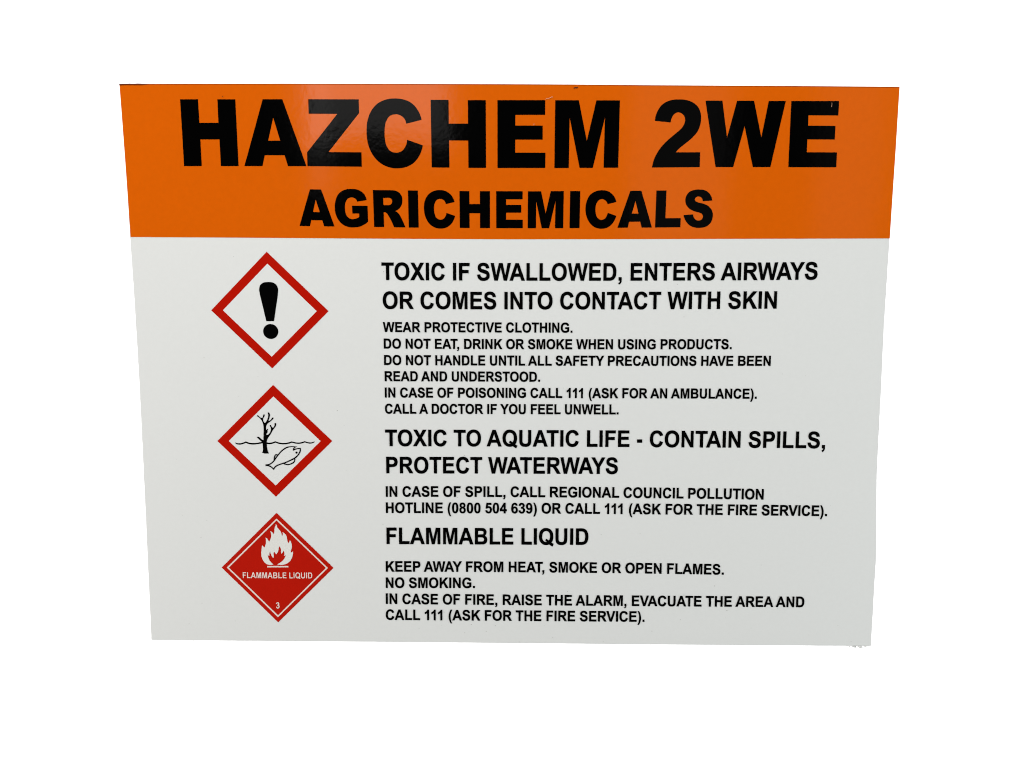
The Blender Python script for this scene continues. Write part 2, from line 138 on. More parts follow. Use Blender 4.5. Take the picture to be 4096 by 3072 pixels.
SUBTITLE = [[[[-234.89,219.26],[-221.7,219.22],[-207.12,176.52],[-219.4,176.62],[-221.41,183.63],[-234.67,183.79],[-236.32,176.78],[-248.54,177.0]],[[-228.46,207.79],[-224.07,193.02],[-232.14,193.19]]],[[[-168.14,207.15],[-179.56,205.16],[-179.67,205.66],[-179.83,206.16],[-180.04,206.65],[-180.29,207.13],[-180.58,207.57],[-180.9,207.97],[-181.23,208.32],[-181.6,208.64],[-182.0,208.94],[-182.43,209.21],[-182.87,209.44],[-183.31,209.65],[-183.79,209.82],[-184.29,209.97],[-184.81,210.07],[-185.33,210.15],[-185.85,210.18],[-186.37,210.18],[-187.01,210.12],[-187.66,210.0],[-188.31,209.82],[-188.94,209.58],[-189.54,209.3],[-190.08,208.98],[-190.65,208.54],[-191.17,208.03],[-191.64,207.45],[-192.08,206.83],[-192.47,206.2],[-192.82,205.56],[-193.21,204.68],[-193.5,203.76],[-193.71,202.79],[-193.87,201.81],[-193.99,200.83],[-194.08,199.86],[-194.16,198.86],[-194.19,197.85],[-194.19,196.84],[-194.13,195.83],[-194.03,194.84],[-193.88,193.85],[-193.7,192.97],[-193.51,192.07],[-193.27,191.18],[-192.98,190.31],[-192.61,189.49],[-192.17,188.74],[-191.73,188.15],[-191.23,187.57],[-190.69,187.03],[-190.11,186.53],[-189.5,186.09],[-188.86,185.73],[-188.25,185.47],[-187.6,185.25],[-186.93,185.09],[-186.24,184.97],[-185.55,184.91],[-184.87,184.89],[-184.25,184.93],[-183.62,185.03],[-183.0,185.17],[-182.37,185.34],[-181.76,185.54],[-181.15,185.74],[-180.54,185.97],[-179.92,186.23],[-179.32,186.52],[-178.73,186.82],[-178.16,187.15],[-177.6,187.5],[-177.56,191.53],[-185.5,191.58],[-185.7,200.53],[-167.32,200.38],[-167.19,182.09],[-167.86,181.52],[-168.54,180.98],[-169.25,180.45],[-169.97,179.94],[-170.71,179.46],[-171.45,179.0],[-172.44,178.43],[-173.45,177.89],[-174.48,177.39],[-175.54,176.94],[-176.61,176.54],[-177.69,176.21],[-178.69,175.96],[-179.72,175.77],[-180.75,175.63],[-181.8,175.53],[-182.84,175.46],[-183.88,175.41],[-185.01,175.38],[-186.16,175.38],[-187.3,175.42],[-188.44,175.51],[-189.56,175.66],[-190.66,175.88],[-191.72,176.17],[-192.78,176.52],[-193.83,176.93],[-194.85,177.39],[-195.83,177.91],[-196.76,178.47],[-197.79,179.21],[-198.78,180.03],[-199.72,180.93],[-200.6,181.88],[-201.41,182.88],[-202.16,183.9],[-202.86,185.0],[-203.49,186.16],[-204.05,187.37],[-204.55,188.61],[-204.98,189.87],[-205.34,191.13],[-205.65,192.44],[-205.88,193.78],[-206.05,195.14],[-206.15,196.51],[-206.18,197.88],[-206.16,199.24],[-206.08,200.5],[-205.95,201.77],[-205.77,203.03],[-205.53,204.29],[-205.24,205.53],[-204.89,206.74],[-204.5,207.95],[-204.06,209.16],[-203.57,210.36],[-203.0,211.52],[-202.36,212.62],[-201.62,213.63],[-200.8,214.53],[-199.88,215.38],[-198.89,216.18],[-197.84,216.91],[-196.76,217.55],[-195.66,218.12],[-194.23,218.69],[-192.72,219.11],[-191.16,219.42],[-189.57,219.62],[-187.98,219.74],[-186.42,219.8],[-185.08,219.81],[-183.72,219.79],[-182.37,219.7],[-181.03,219.53],[-179.72,219.28],[-178.47,218.92],[-177.44,218.53],[-176.42,218.08],[-175.42,217.56],[-174.46,216.98],[-173.55,216.34],[-172.72,215.64],[-172.08,214.99],[-171.46,214.3],[-170.89,213.55],[-170.36,212.78],[-169.89,211.98],[-169.46,211.16],[-169.17,210.53],[-168.9,209.87],[-168.67,209.2],[-168.46,208.52],[-168.29,207.84]]],[[[-160.64,218.58],[-141.7,218.43],[-141.19,218.43],[-140.68,218.43],[-140.17,218.43],[-139.66,218.42],[-139.15,218.4],[-138.64,218.37],[-137.92,218.33],[-137.19,218.3],[-136.47,218.25],[-135.75,218.17],[-135.04,218.06],[-134.36,217.9],[-133.48,217.63],[-132.61,217.3],[-131.76,216.91],[-130.95,216.46],[-130.19,215.96],[-129.5,215.4],[-128.89,214.79],[-128.32,214.12],[-127.8,213.39],[-127.34,212.63],[-126.95,211.84],[-126.63,211.04],[-126.4,210.24],[-126.24,209.4],[-126.15,208.54],[-126.11,207.67],[-126.12,206.81],[-126.17,205.96],[-126.27,205.04],[-126.42,204.11],[-126.62,203.19],[-126.89,202.28],[-127.22,201.4],[-127.61,200.56],[-127.99,199.9],[-128.4,199.26],[-128.86,198.63],[-129.36,198.03],[-129.89,197.47],[-130.44,196.95],[-131.1,196.43],[-131.81,195.94],[-132.55,195.49],[-133.32,195.1],[-134.12,194.76],[-134.91,194.48],[-134.47,194.29],[-134.02,194.08],[-133.59,193.85],[-133.16,193.6],[-132.75,193.33],[-132.36,193.04],[-131.84,192.62],[-131.35,192.15],[-130.89,191.65],[-130.45,191.12],[-130.04,190.59],[-129.64,190.04],[-129.24,189.43],[-128.87,188.79],[-128.53,188.13],[-128.2,187.46],[-127.88,186.79],[-127.56,186.13],[-126.71,184.41],[-125.9,182.68],[-125.12,180.92],[-124.37,179.15],[-123.66,177.37],[-122.99,175.57],[-136.49,175.73],[-137.36,178.05],[-138.31,180.34],[-139.34,182.6],[-140.45,184.82],[-141.63,186.99],[-142.89,189.12],[-143.15,189.56],[-143.4,190.02],[-143.65,190.48],[-143.92,190.92],[-144.22,191.33],[-144.56,191.7],[-144.81,191.93],[-145.06,192.15],[-145.33,192.35],[-145.61,192.54],[-145.9,192.71],[-146.2,192.84],[-146.55,192.96],[-146.91,193.04],[-147.29,193.1],[-147.67,193.12],[-148.05,193.12],[-148.41,193.08],[-148.27,175.83],[-160.05,176.0]],[[-148.75,209.75],[-143.1,209.7],[-142.6,209.76],[-142.06,209.76],[-141.52,209.7],[-140.99,209.57],[-140.49,209.4],[-140.04,209.17],[-139.69,208.92],[-139.35,208.62],[-139.04,208.29],[-138.77,207.92],[-138.54,207.53],[-138.36,207.14],[-138.27,206.81],[-138.21,206.46],[-138.17,206.11],[-138.17,205.75],[-138.18,205.39],[-138.22,205.04],[-138.3,204.58],[-138.41,204.11],[-138.56,203.65],[-138.76,203.21],[-138.99,202.81],[-139.25,202.46],[-139.76,202.03],[-140.4,201.67],[-141.12,201.4],[-141.88,201.23],[-142.61,201.17],[-143.27,201.26],[-148.55,201.31]]],[[[-119.35,218.16],[-107.65,218.05],[-107.28,175.36],[-118.99,175.4]]],[[[-64.1,188.94],[-64.27,188.22],[-64.46,187.51],[-64.68,186.8],[-64.93,186.09],[-65.19,185.4],[-65.49,184.72],[-65.89,183.87],[-66.33,183.02],[-66.81,182.19],[-67.32,181.39],[-67.88,180.62],[-68.48,179.89],[-69.23,179.09],[-70.05,178.33],[-70.92,177.61],[-71.83,176.94],[-72.78,176.35],[-73.75,175.84],[-74.8,175.39],[-75.91,175.02],[-77.06,174.72],[-78.22,174.5],[-79.39,174.34],[-80.54,174.26],[-81.68,174.23],[-82.83,174.28],[-83.98,174.4],[-85.12,174.58],[-86.24,174.83],[-87.31,175.15],[-88.41,175.57],[-89.5,176.08],[-90.55,176.66],[-91.57,177.31],[-92.53,178.02],[-93.43,178.77],[-94.34,179.65],[-95.2,180.62],[-95.98,181.65],[-96.71,182.73],[-97.37,183.85],[-97.97,184.97],[-98.54,186.2],[-99.03,187.47],[-99.45,188.78],[-99.8,190.11],[-100.09,191.45],[-100.33,192.79],[-100.5,193.98],[-100.63,195.18],[-100.71,196.39],[-100.74,197.6],[-100.73,198.8],[-100.67,200.0],[-100.56,201.27],[-100.42,202.54],[-100.23,203.82],[-99.97,205.07],[-99.64,206.3],[-99.22,207.49],[-98.75,208.56],[-98.22,209.63],[-97.62,210.66],[-96.96,211.66],[-96.24,212.61],[-95.46,213.47],[-94.66,214.23],[-93.79,214.95],[-92.86,215.62],[-91.9,216.23],[-90.91,216.77],[-89.9,217.24],[-88.65,217.71],[-87.34,218.08],[-86.0,218.36],[-84.63,218.55],[-83.27,218.66],[-81.92,218.68],[-80.68,218.65],[-79.43,218.55],[-78.17,218.38],[-76.93,218.13],[-75.73,217.8],[-74.59,217.38],[-73.46,216.85],[-72.36,216.2],[-71.3,215.47],[-70.29,214.67],[-69.36,213.81],[-68.51,212.91],[-67.6,211.78],[-66.78,210.55],[-66.06,209.24],[-65.44,207.87],[-64.95,206.48],[-64.59,205.09],[-74.85,202.56],[-74.93,203.16],[-75.08,203.78],[-75.29,204.39],[-75.56,204.98],[-75.87,205.53],[-76.23,206.03],[-76.56,206.4],[-76.93,206.75],[-77.34,207.08],[-77.77,207.38],[-78.21,207.65],[-78.67,207.88],[-79.14,208.08],[-79.64,208.26],[-80.16,208.41],[-80.69,208.51],[-81.21,208.58],[-81.72,208.59],[-82.36,208.54],[-83.02,208.41],[-83.67,208.22],[-84.3,207.97],[-84.89,207.67],[-85.42,207.33],[-85.96,206.86],[-86.45,206.29],[-86.88,205.66],[-87.27,204.99],[-87.61,204.3],[-87.91,203.62],[-88.22,202.77],[-88.45,201.88],[-88.61,200.98],[-88.71,200.05],[-88.79,199.13],[-88.84,198.22],[-88.87,197.21],[-88.85,196.21],[-88.8,195.19],[-88.7,194.19],[-88.55,193.19],[-88.35,192.21],[-88.16,191.35],[-87.95,190.48],[-87.71,189.61],[-87.41,188.78],[-87.03,187.99],[-86.56,187.28],[-86.19,186.83],[-85.77,186.39],[-85.32,185.98],[-84.84,185.6],[-84.34,185.27],[-83.82,184.99],[-83.39,184.82],[-82.93,184.67],[-82.47,184.54],[-81.99,184.45],[-81.52,184.4],[-81.06,184.4],[-80.47,184.45],[-79.87,184.58],[-79.28,184.77],[-78.7,185.01],[-78.16,185.29],[-77.66,185.61],[-77.14,186.03],[-76.65,186.53],[-76.22,187.09],[-75.82,187.69],[-75.47,188.3],[-75.17,188.92],[-74.93,189.48],[-74.73,190.06],[-74.56,190.66],[-74.42,191.27],[-74.33,191.87],[-74.27,192.47]]],[[[-58.67,217.58],[-47.1,217.54],[-47.06,202.66],[-34.67,202.61],[-34.56,217.5],[-22.87,217.45],[-22.82,174.9],[-34.52,174.88],[-34.59,192.11],[-46.99,192.09],[-46.96,174.98],[-58.54,175.02]]],[[[-15.47,217.46],[15.72,217.44],[15.57,208.25],[-3.84,208.22],[-3.83,201.76],[14.07,201.67],[14.1,192.85],[-3.82,192.76],[-3.81,184.7],[15.92,184.61],[15.89,174.84],[-15.43,174.85]]],[[[21.94,217.36],[37.36,217.38],[42.88,191.94],[48.73,217.6],[63.98,217.62],[63.77,174.9],[54.14,174.94],[54.37,206.45],[47.08,174.87],[38.42,174.86],[31.58,206.42],[31.52,174.85],[21.78,174.83]]],[[[71.52,217.68],[83.31,217.7],[83.06,175.09],[71.25,175.07]]],[[[126.21,189.3],[125.94,188.34],[125.63,187.38],[125.27,186.43],[124.88,185.5],[124.45,184.59],[123.98,183.7],[123.44,182.78],[122.85,181.86],[122.23,180.97],[121.56,180.12],[120.84,179.31],[120.07,178.56],[119.37,177.96],[118.62,177.38],[117.83,176.84],[117.02,176.34],[116.18,175.9],[115.33,175.51],[114.32,175.15],[113.28,174.86],[112.2,174.63],[111.11,174.48],[110.02,174.38],[108.94,174.35],[107.95,174.37],[106.95,174.44],[105.95,174.57],[104.95,174.75],[103.98,174.99],[103.04,175.28],[101.97,175.71],[100.92,176.23],[99.9,176.83],[98.92,177.49],[97.99,178.2],[97.11,178.95],[96.25,179.78],[95.44,180.68],[94.69,181.64],[93.99,182.64],[93.34,183.66],[92.75,184.7],[92.17,185.85],[91.66,187.04],[91.21,188.26],[90.83,189.51],[90.5,190.76],[90.23,192.02],[90.05,193.13],[89.91,194.26],[89.82,195.4],[89.78,196.53],[89.78,197.67],[89.81,198.8],[89.91,200.16],[90.06,201.54],[90.27,202.9],[90.55,204.26],[90.9,205.58],[91.34,206.86],[91.84,208.13],[92.41,209.39],[93.05,210.62],[93.77,211.8],[94.58,212.89],[95.48,213.88],[96.38,214.67],[97.36,215.4],[98.42,216.06],[99.52,216.65],[100.65,217.17],[101.79,217.62],[103.01,218.0],[104.27,218.3],[105.56,218.52],[106.87,218.66],[108.18,218.72],[109.47,218.72],[110.68,218.65],[111.92,218.53],[113.15,218.34],[114.37,218.07],[115.54,217.72],[116.66,217.28],[117.71,216.73],[118.74,216.1],[119.72,215.38],[120.66,214.59],[121.53,213.75],[122.32,212.88],[123.17,211.78],[123.94,210.59],[124.61,209.33],[125.19,208.02],[125.65,206.69],[125.98,205.35],[115.77,202.79],[115.64,203.28],[115.47,203.77],[115.27,204.25],[115.04,204.72],[114.78,205.17],[114.49,205.6],[114.16,206.02],[113.79,206.43],[113.39,206.82],[112.97,207.17],[112.52,207.5],[112.06,207.78],[111.61,208.01],[111.13,208.21],[110.63,208.39],[110.12,208.52],[109.61,208.62],[109.12,208.66],[108.48,208.62],[107.83,208.5],[107.19,208.3],[106.56,208.04],[105.96,207.74],[105.42,207.4],[104.81,206.91],[104.26,206.32],[103.76,205.66],[103.31,204.95],[102.91,204.22],[102.56,203.5],[102.19,202.53],[101.92,201.52],[101.73,200.46],[101.61,199.39],[101.54,198.31],[101.5,197.25],[101.49,196.2],[101.53,195.15],[101.62,194.09],[101.76,193.03],[101.97,192.0],[102.24,190.99],[102.48,190.27],[102.73,189.55],[103.01,188.83],[103.34,188.14],[103.73,187.5],[104.18,186.92],[104.56,186.53],[104.98,186.15],[105.42,185.8],[105.89,185.48],[106.38,185.21],[106.88,184.98],[107.26,184.85],[107.66,184.74],[108.07,184.66],[108.48,184.6],[108.89,184.57],[109.29,184.57],[109.85,184.64],[110.41,184.77],[110.96,184.96],[111.5,185.2],[112.0,185.48],[112.47,185.78],[113.03,186.25],[113.53,186.8],[113.97,187.42],[114.37,188.08],[114.74,188.77],[115.07,189.44],[115.3,189.97],[115.52,190.52],[115.71,191.08],[115.87,191.65],[116.01,192.22],[116.12,192.79]]],[[[142.15,218.13],[155.09,218.15],[168.56,175.92],[156.48,175.74],[154.61,182.67],[141.55,182.54],[139.85,175.66],[127.86,175.59]],[[148.41,206.6],[152.31,191.98],[144.4,191.92]]],[[[172.69,218.44],[184.48,218.5],[184.12,186.68],[202.18,186.82],[202.13,176.3],[172.23,175.93]]],[[[238.53,207.1],[227.51,206.34],[227.47,206.82],[227.38,207.31],[227.25,207.8],[227.08,208.27],[226.88,208.73],[226.65,209.16],[226.43,209.51],[226.18,209.86],[225.9,210.19],[225.6,210.5],[225.29,210.78],[224.95,211.02],[224.54,211.24],[224.1,211.43],[223.63,211.57],[223.15,211.68],[222.67,211.74],[222.21,211.76],[221.74,211.74],[221.26,211.68],[220.79,211.57],[220.33,211.43],[219.9,211.24],[219.52,211.01],[219.15,210.73],[218.78,210.38],[218.45,209.99],[218.18,209.57],[217.99,209.15],[217.91,208.72],[217.94,208.37],[218.04,208.0],[218.2,207.62],[218.39,207.25],[218.62,206.91],[218.85,206.6],[219.24,206.22],[219.72,205.91],[220.24,205.65],[220.8,205.43],[221.36,205.22],[221.9,205.01],[222.87,204.67],[223.88,204.43],[224.9,204.24],[225.93,204.07],[226.95,203.86],[227.94,203.58],[229.0,203.21],[230.06,202.81],[231.11,202.38],[232.13,201.9],[233.11,201.37],[234.03,200.76],[234.78,200.19],[235.51,199.58],[236.21,198.93],[236.87,198.24],[237.47,197.52],[237.99,196.76],[238.47,195.91],[238.88,195.01],[239.22,194.06],[239.5,193.09],[239.7,192.12],[239.83,191.16],[239.89,190.31],[239.88,189.46],[239.82,188.6],[239.71,187.74],[239.56,186.9],[239.37,186.07],[239.11,185.13],[238.8,184.18],[238.43,183.25],[238.0,182.35],[237.51,181.49],[236.95,180.71],[236.3,179.97],[235.57,179.27],[234.77,178.62],[233.93,178.03],[233.06,177.5],[232.16,177.05],[231.16,176.65],[230.1,176.34],[229.01,176.1],[227.89,175.93],[226.77,175.8],[225.65,175.7],[224.57,175.62],[223.46,175.58],[222.36,175.59],[221.25,175.64],[220.16,175.76],[219.09,175.95],[218.03,176.21],[216.96,176.52],[215.91,176.9],[214.89,177.33],[213.91,177.84],[212.99,178.41],[212.25,178.99],[211.54,179.63],[210.87,180.32],[210.23,181.04],[209.62,181.79],[209.03,182.54],[208.58,183.13],[208.14,183.74],[207.71,184.35],[207.31,184.98],[206.94,185.63],[206.62,186.29],[206.35,186.93],[206.12,187.59],[205.92,188.26],[205.74,188.94],[205.61,189.62],[205.51,190.3],[216.61,191.18],[216.66,190.58],[216.76,189.97],[216.91,189.36],[217.1,188.77],[217.33,188.19],[217.6,187.64],[217.89,187.14],[218.22,186.64],[218.58,186.16],[218.98,185.71],[219.41,185.31],[219.87,184.97],[220.36,184.69],[220.9,184.46],[221.47,184.26],[222.05,184.12],[222.62,184.04],[223.18,184.01],[223.8,184.05],[224.43,184.17],[225.06,184.35],[225.66,184.59],[226.21,184.89],[226.69,185.25],[227.09,185.67],[227.46,186.16],[227.77,186.72],[228.02,187.3],[228.19,187.89],[228.26,188.46],[228.24,188.96],[228.16,189.48],[228.01,190.01],[227.81,190.52],[227.57,190.99],[227.29,191.41],[226.87,191.82],[226.36,192.16],[225.78,192.44],[225.17,192.7],[224.55,192.93],[223.95,193.16],[223.06,193.48],[222.15,193.72],[221.22,193.92],[220.28,194.11],[219.36,194.32],[218.45,194.6],[217.39,194.99],[216.32,195.4],[215.27,195.85],[214.25,196.34],[213.27,196.9],[212.36,197.53],[211.6,198.13],[210.86,198.78],[210.15,199.48],[209.49,200.21],[208.9,200.99],[208.4,201.79],[208.02,202.57],[207.69,203.39],[207.43,204.25],[207.22,205.12],[207.07,205.99],[206.98,206.85],[206.96,207.74],[206.99,208.65],[207.09,209.57],[207.26,210.47],[207.49,211.34],[207.79,212.17],[208.18,213.01],[208.65,213.83],[209.2,214.63],[209.81,215.38],[210.47,216.07],[211.17,216.68],[211.94,217.23],[212.79,217.71],[213.69,218.13],[214.62,218.49],[215.57,218.8],[216.52,219.08],[217.65,219.35],[218.81,219.54],[219.99,219.67],[221.18,219.74],[222.37,219.76],[223.55,219.72],[224.66,219.66],[225.78,219.57],[226.91,219.43],[228.01,219.22],[229.09,218.94],[230.11,218.57],[231.15,218.06],[232.18,217.46],[233.17,216.77],[234.1,216.01],[234.95,215.19],[235.7,214.33],[236.44,213.28],[237.08,212.12],[237.63,210.9],[238.06,209.63],[238.36,208.35]]]]
SHEET = [[-451.54,337.48],[-451.2,279.5],[-451.16,163.78],[-450.46,83.31],[-449.91,-1.34],[-449.86,-109.42],[-449.29,-225.99],[-448.02,-334.85],[-323.97,-335.1],[-135.73,-335.63],[51.99,-336.31],[176.86,-336.88],[317.06,-337.19],[452.0,-337.37],[454.09,-221.58],[450.22,-121.37],[450.04,-16.77],[449.17,61.66],[449.39,163.92],[449.17,264.83],[448.43,334.79],[334.28,335.7],[248.13,336.08],[153.24,336.6],[75.5,337.26],[-10.98,337.64],[-126.45,337.87],[-257.47,338.1],[-358.04,337.93]]
BAND = [[-451.41,337.32],[-451.09,279.5],[-450.4,163.93],[-337.97,163.54],[-218.89,162.88],[-100.01,162.36],[3.84,162.1],[137.11,162.49],[284.83,163.19],[449.39,163.92],[449.17,264.83],[448.33,334.62],[334.29,335.57],[248.14,335.95],[153.24,336.46],[75.5,337.12],[-10.98,337.5],[-126.45,337.74],[-257.48,337.97],[-358.05,337.79]]
EDGE = [[-451.52,337.71],[-358.04,338.01],[-257.47,338.19],[-126.45,337.96],[-10.98,337.72],[75.5,337.34],[153.23,336.68],[248.13,336.17],[334.27,335.79],[448.14,334.92],[448.21,333.96],[334.32,334.99],[248.16,335.37],[153.26,335.88],[75.51,336.54],[-10.98,336.92],[-126.46,337.16],[-257.51,337.39],[-358.09,337.21],[-451.51,336.8]]
STAIN = [[-451.64,337.61],[-448.85,337.98],[-443.74,337.87],[-439.39,338.14],[-436.25,337.91],[-430.32,338.22],[-426.78,338.14],[-421.3,337.7],[-417.77,337.55],[-421.35,336.95],[-425.33,336.5],[-433.2,336.49],[-443.04,336.64],[-448.19,336.38],[-450.96,336.19],[-451.72,336.56]]
DIAMOND1 = [[[-288.95,146.81],[-217.05,76.51],[-287.21,7.31],[-358.4,77.2]],[[-288.66,132.83],[-231.26,76.47],[-287.38,21.33],[-344.38,77.24]]]
DIAMOND2 = [[[-286.85,-12.92],[-216.34,-81.8],[-287.3,-151.47],[-357.36,-82.24]],[[-286.93,-26.95],[-230.49,-81.95],[-287.22,-137.49],[-343.38,-82.18]]]
DIAMOND3 = [[[-287.09,-171.87],[-217.72,-241.07],[-288.07,-310.99],[-357.15,-241.38]]]
LINE3 = [[[-287.17,-178.9],[-224.57,-241.2],[-288.04,-304.42],[-350.66,-241.35]],[[-287.22,-181.28],[-227.01,-241.21],[-287.99,-301.91],[-348.12,-241.34]]]
EXCLAIM = [[[[-283.07,64.39],[-282.58,67.12],[-282.09,69.85],[-281.61,72.58],[-281.13,75.3],[-280.65,78.02],[-280.18,80.74],[-279.63,83.7],[-279.04,86.65],[-278.45,89.6],[-277.91,92.55],[-277.46,95.51],[-277.14,98.47],[-277.07,99.17],[-276.99,99.87],[-276.91,100.57],[-276.86,101.26],[-276.84,101.95],[-276.89,102.63],[-276.99,103.35],[-277.14,104.08],[-277.33,104.8],[-277.57,105.5],[-277.86,106.16],[-278.21,106.79],[-278.66,107.43],[-279.19,108.04],[-279.78,108.61],[-280.42,109.13],[-281.09,109.59],[-281.76,109.99],[-282.77,110.42],[-283.87,110.72],[-285.02,110.9],[-286.2,110.99],[-287.38,111.02],[-288.54,111.02],[-289.52,111.0],[-290.52,110.96],[-291.52,110.88],[-292.5,110.74],[-293.45,110.51],[-294.34,110.17],[-295.05,109.82],[-295.75,109.41],[-296.43,108.94],[-297.07,108.42],[-297.64,107.86],[-298.13,107.26],[-298.54,106.58],[-298.86,105.83],[-299.12,105.03],[-299.32,104.21],[-299.46,103.39],[-299.57,102.58],[-299.61,101.72],[-299.56,100.86],[-299.45,99.99],[-299.31,99.12],[-299.16,98.25],[-299.03,97.38],[-298.64,94.76],[-298.17,92.15],[-297.63,89.55],[-297.06,86.95],[-296.49,84.35],[-295.94,81.75],[-295.35,78.85],[-294.76,75.96],[-294.17,73.06],[-293.57,70.17],[-292.96,67.27],[-292.35,64.37]]],[[[-278.38,51.69],[-278.49,50.52],[-278.77,49.38],[-279.19,48.28],[-279.75,47.25],[-280.45,46.29],[-281.26,45.44],[-282.19,44.69],[-283.2,44.07],[-284.29,43.59],[-285.44,43.25],[-286.62,43.06],[-287.82,43.02],[-289.01,43.13],[-290.17,43.4],[-291.29,43.81],[-292.35,44.36],[-293.32,45.05],[-294.19,45.85],[-294.95,46.76],[-295.58,47.75],[-296.07,48.82],[-296.41,49.94],[-296.6,51.1],[-296.64,52.27],[-296.52,53.44],[-296.25,54.58],[-295.82,55.67],[-295.26,56.7],[-294.56,57.65],[-293.74,58.51],[-292.82,59.25],[-291.8,59.87],[-290.71,60.35],[-289.57,60.69],[-288.39,60.88],[-287.2,60.92],[-286.01,60.8],[-284.85,60.54],[-283.73,60.13],[-282.68,59.58],[-281.71,58.9],[-280.84,58.1],[-280.08,57.19],[-279.45,56.2],[-278.96,55.13],[-278.61,54.01],[-278.42,52.86]]]]
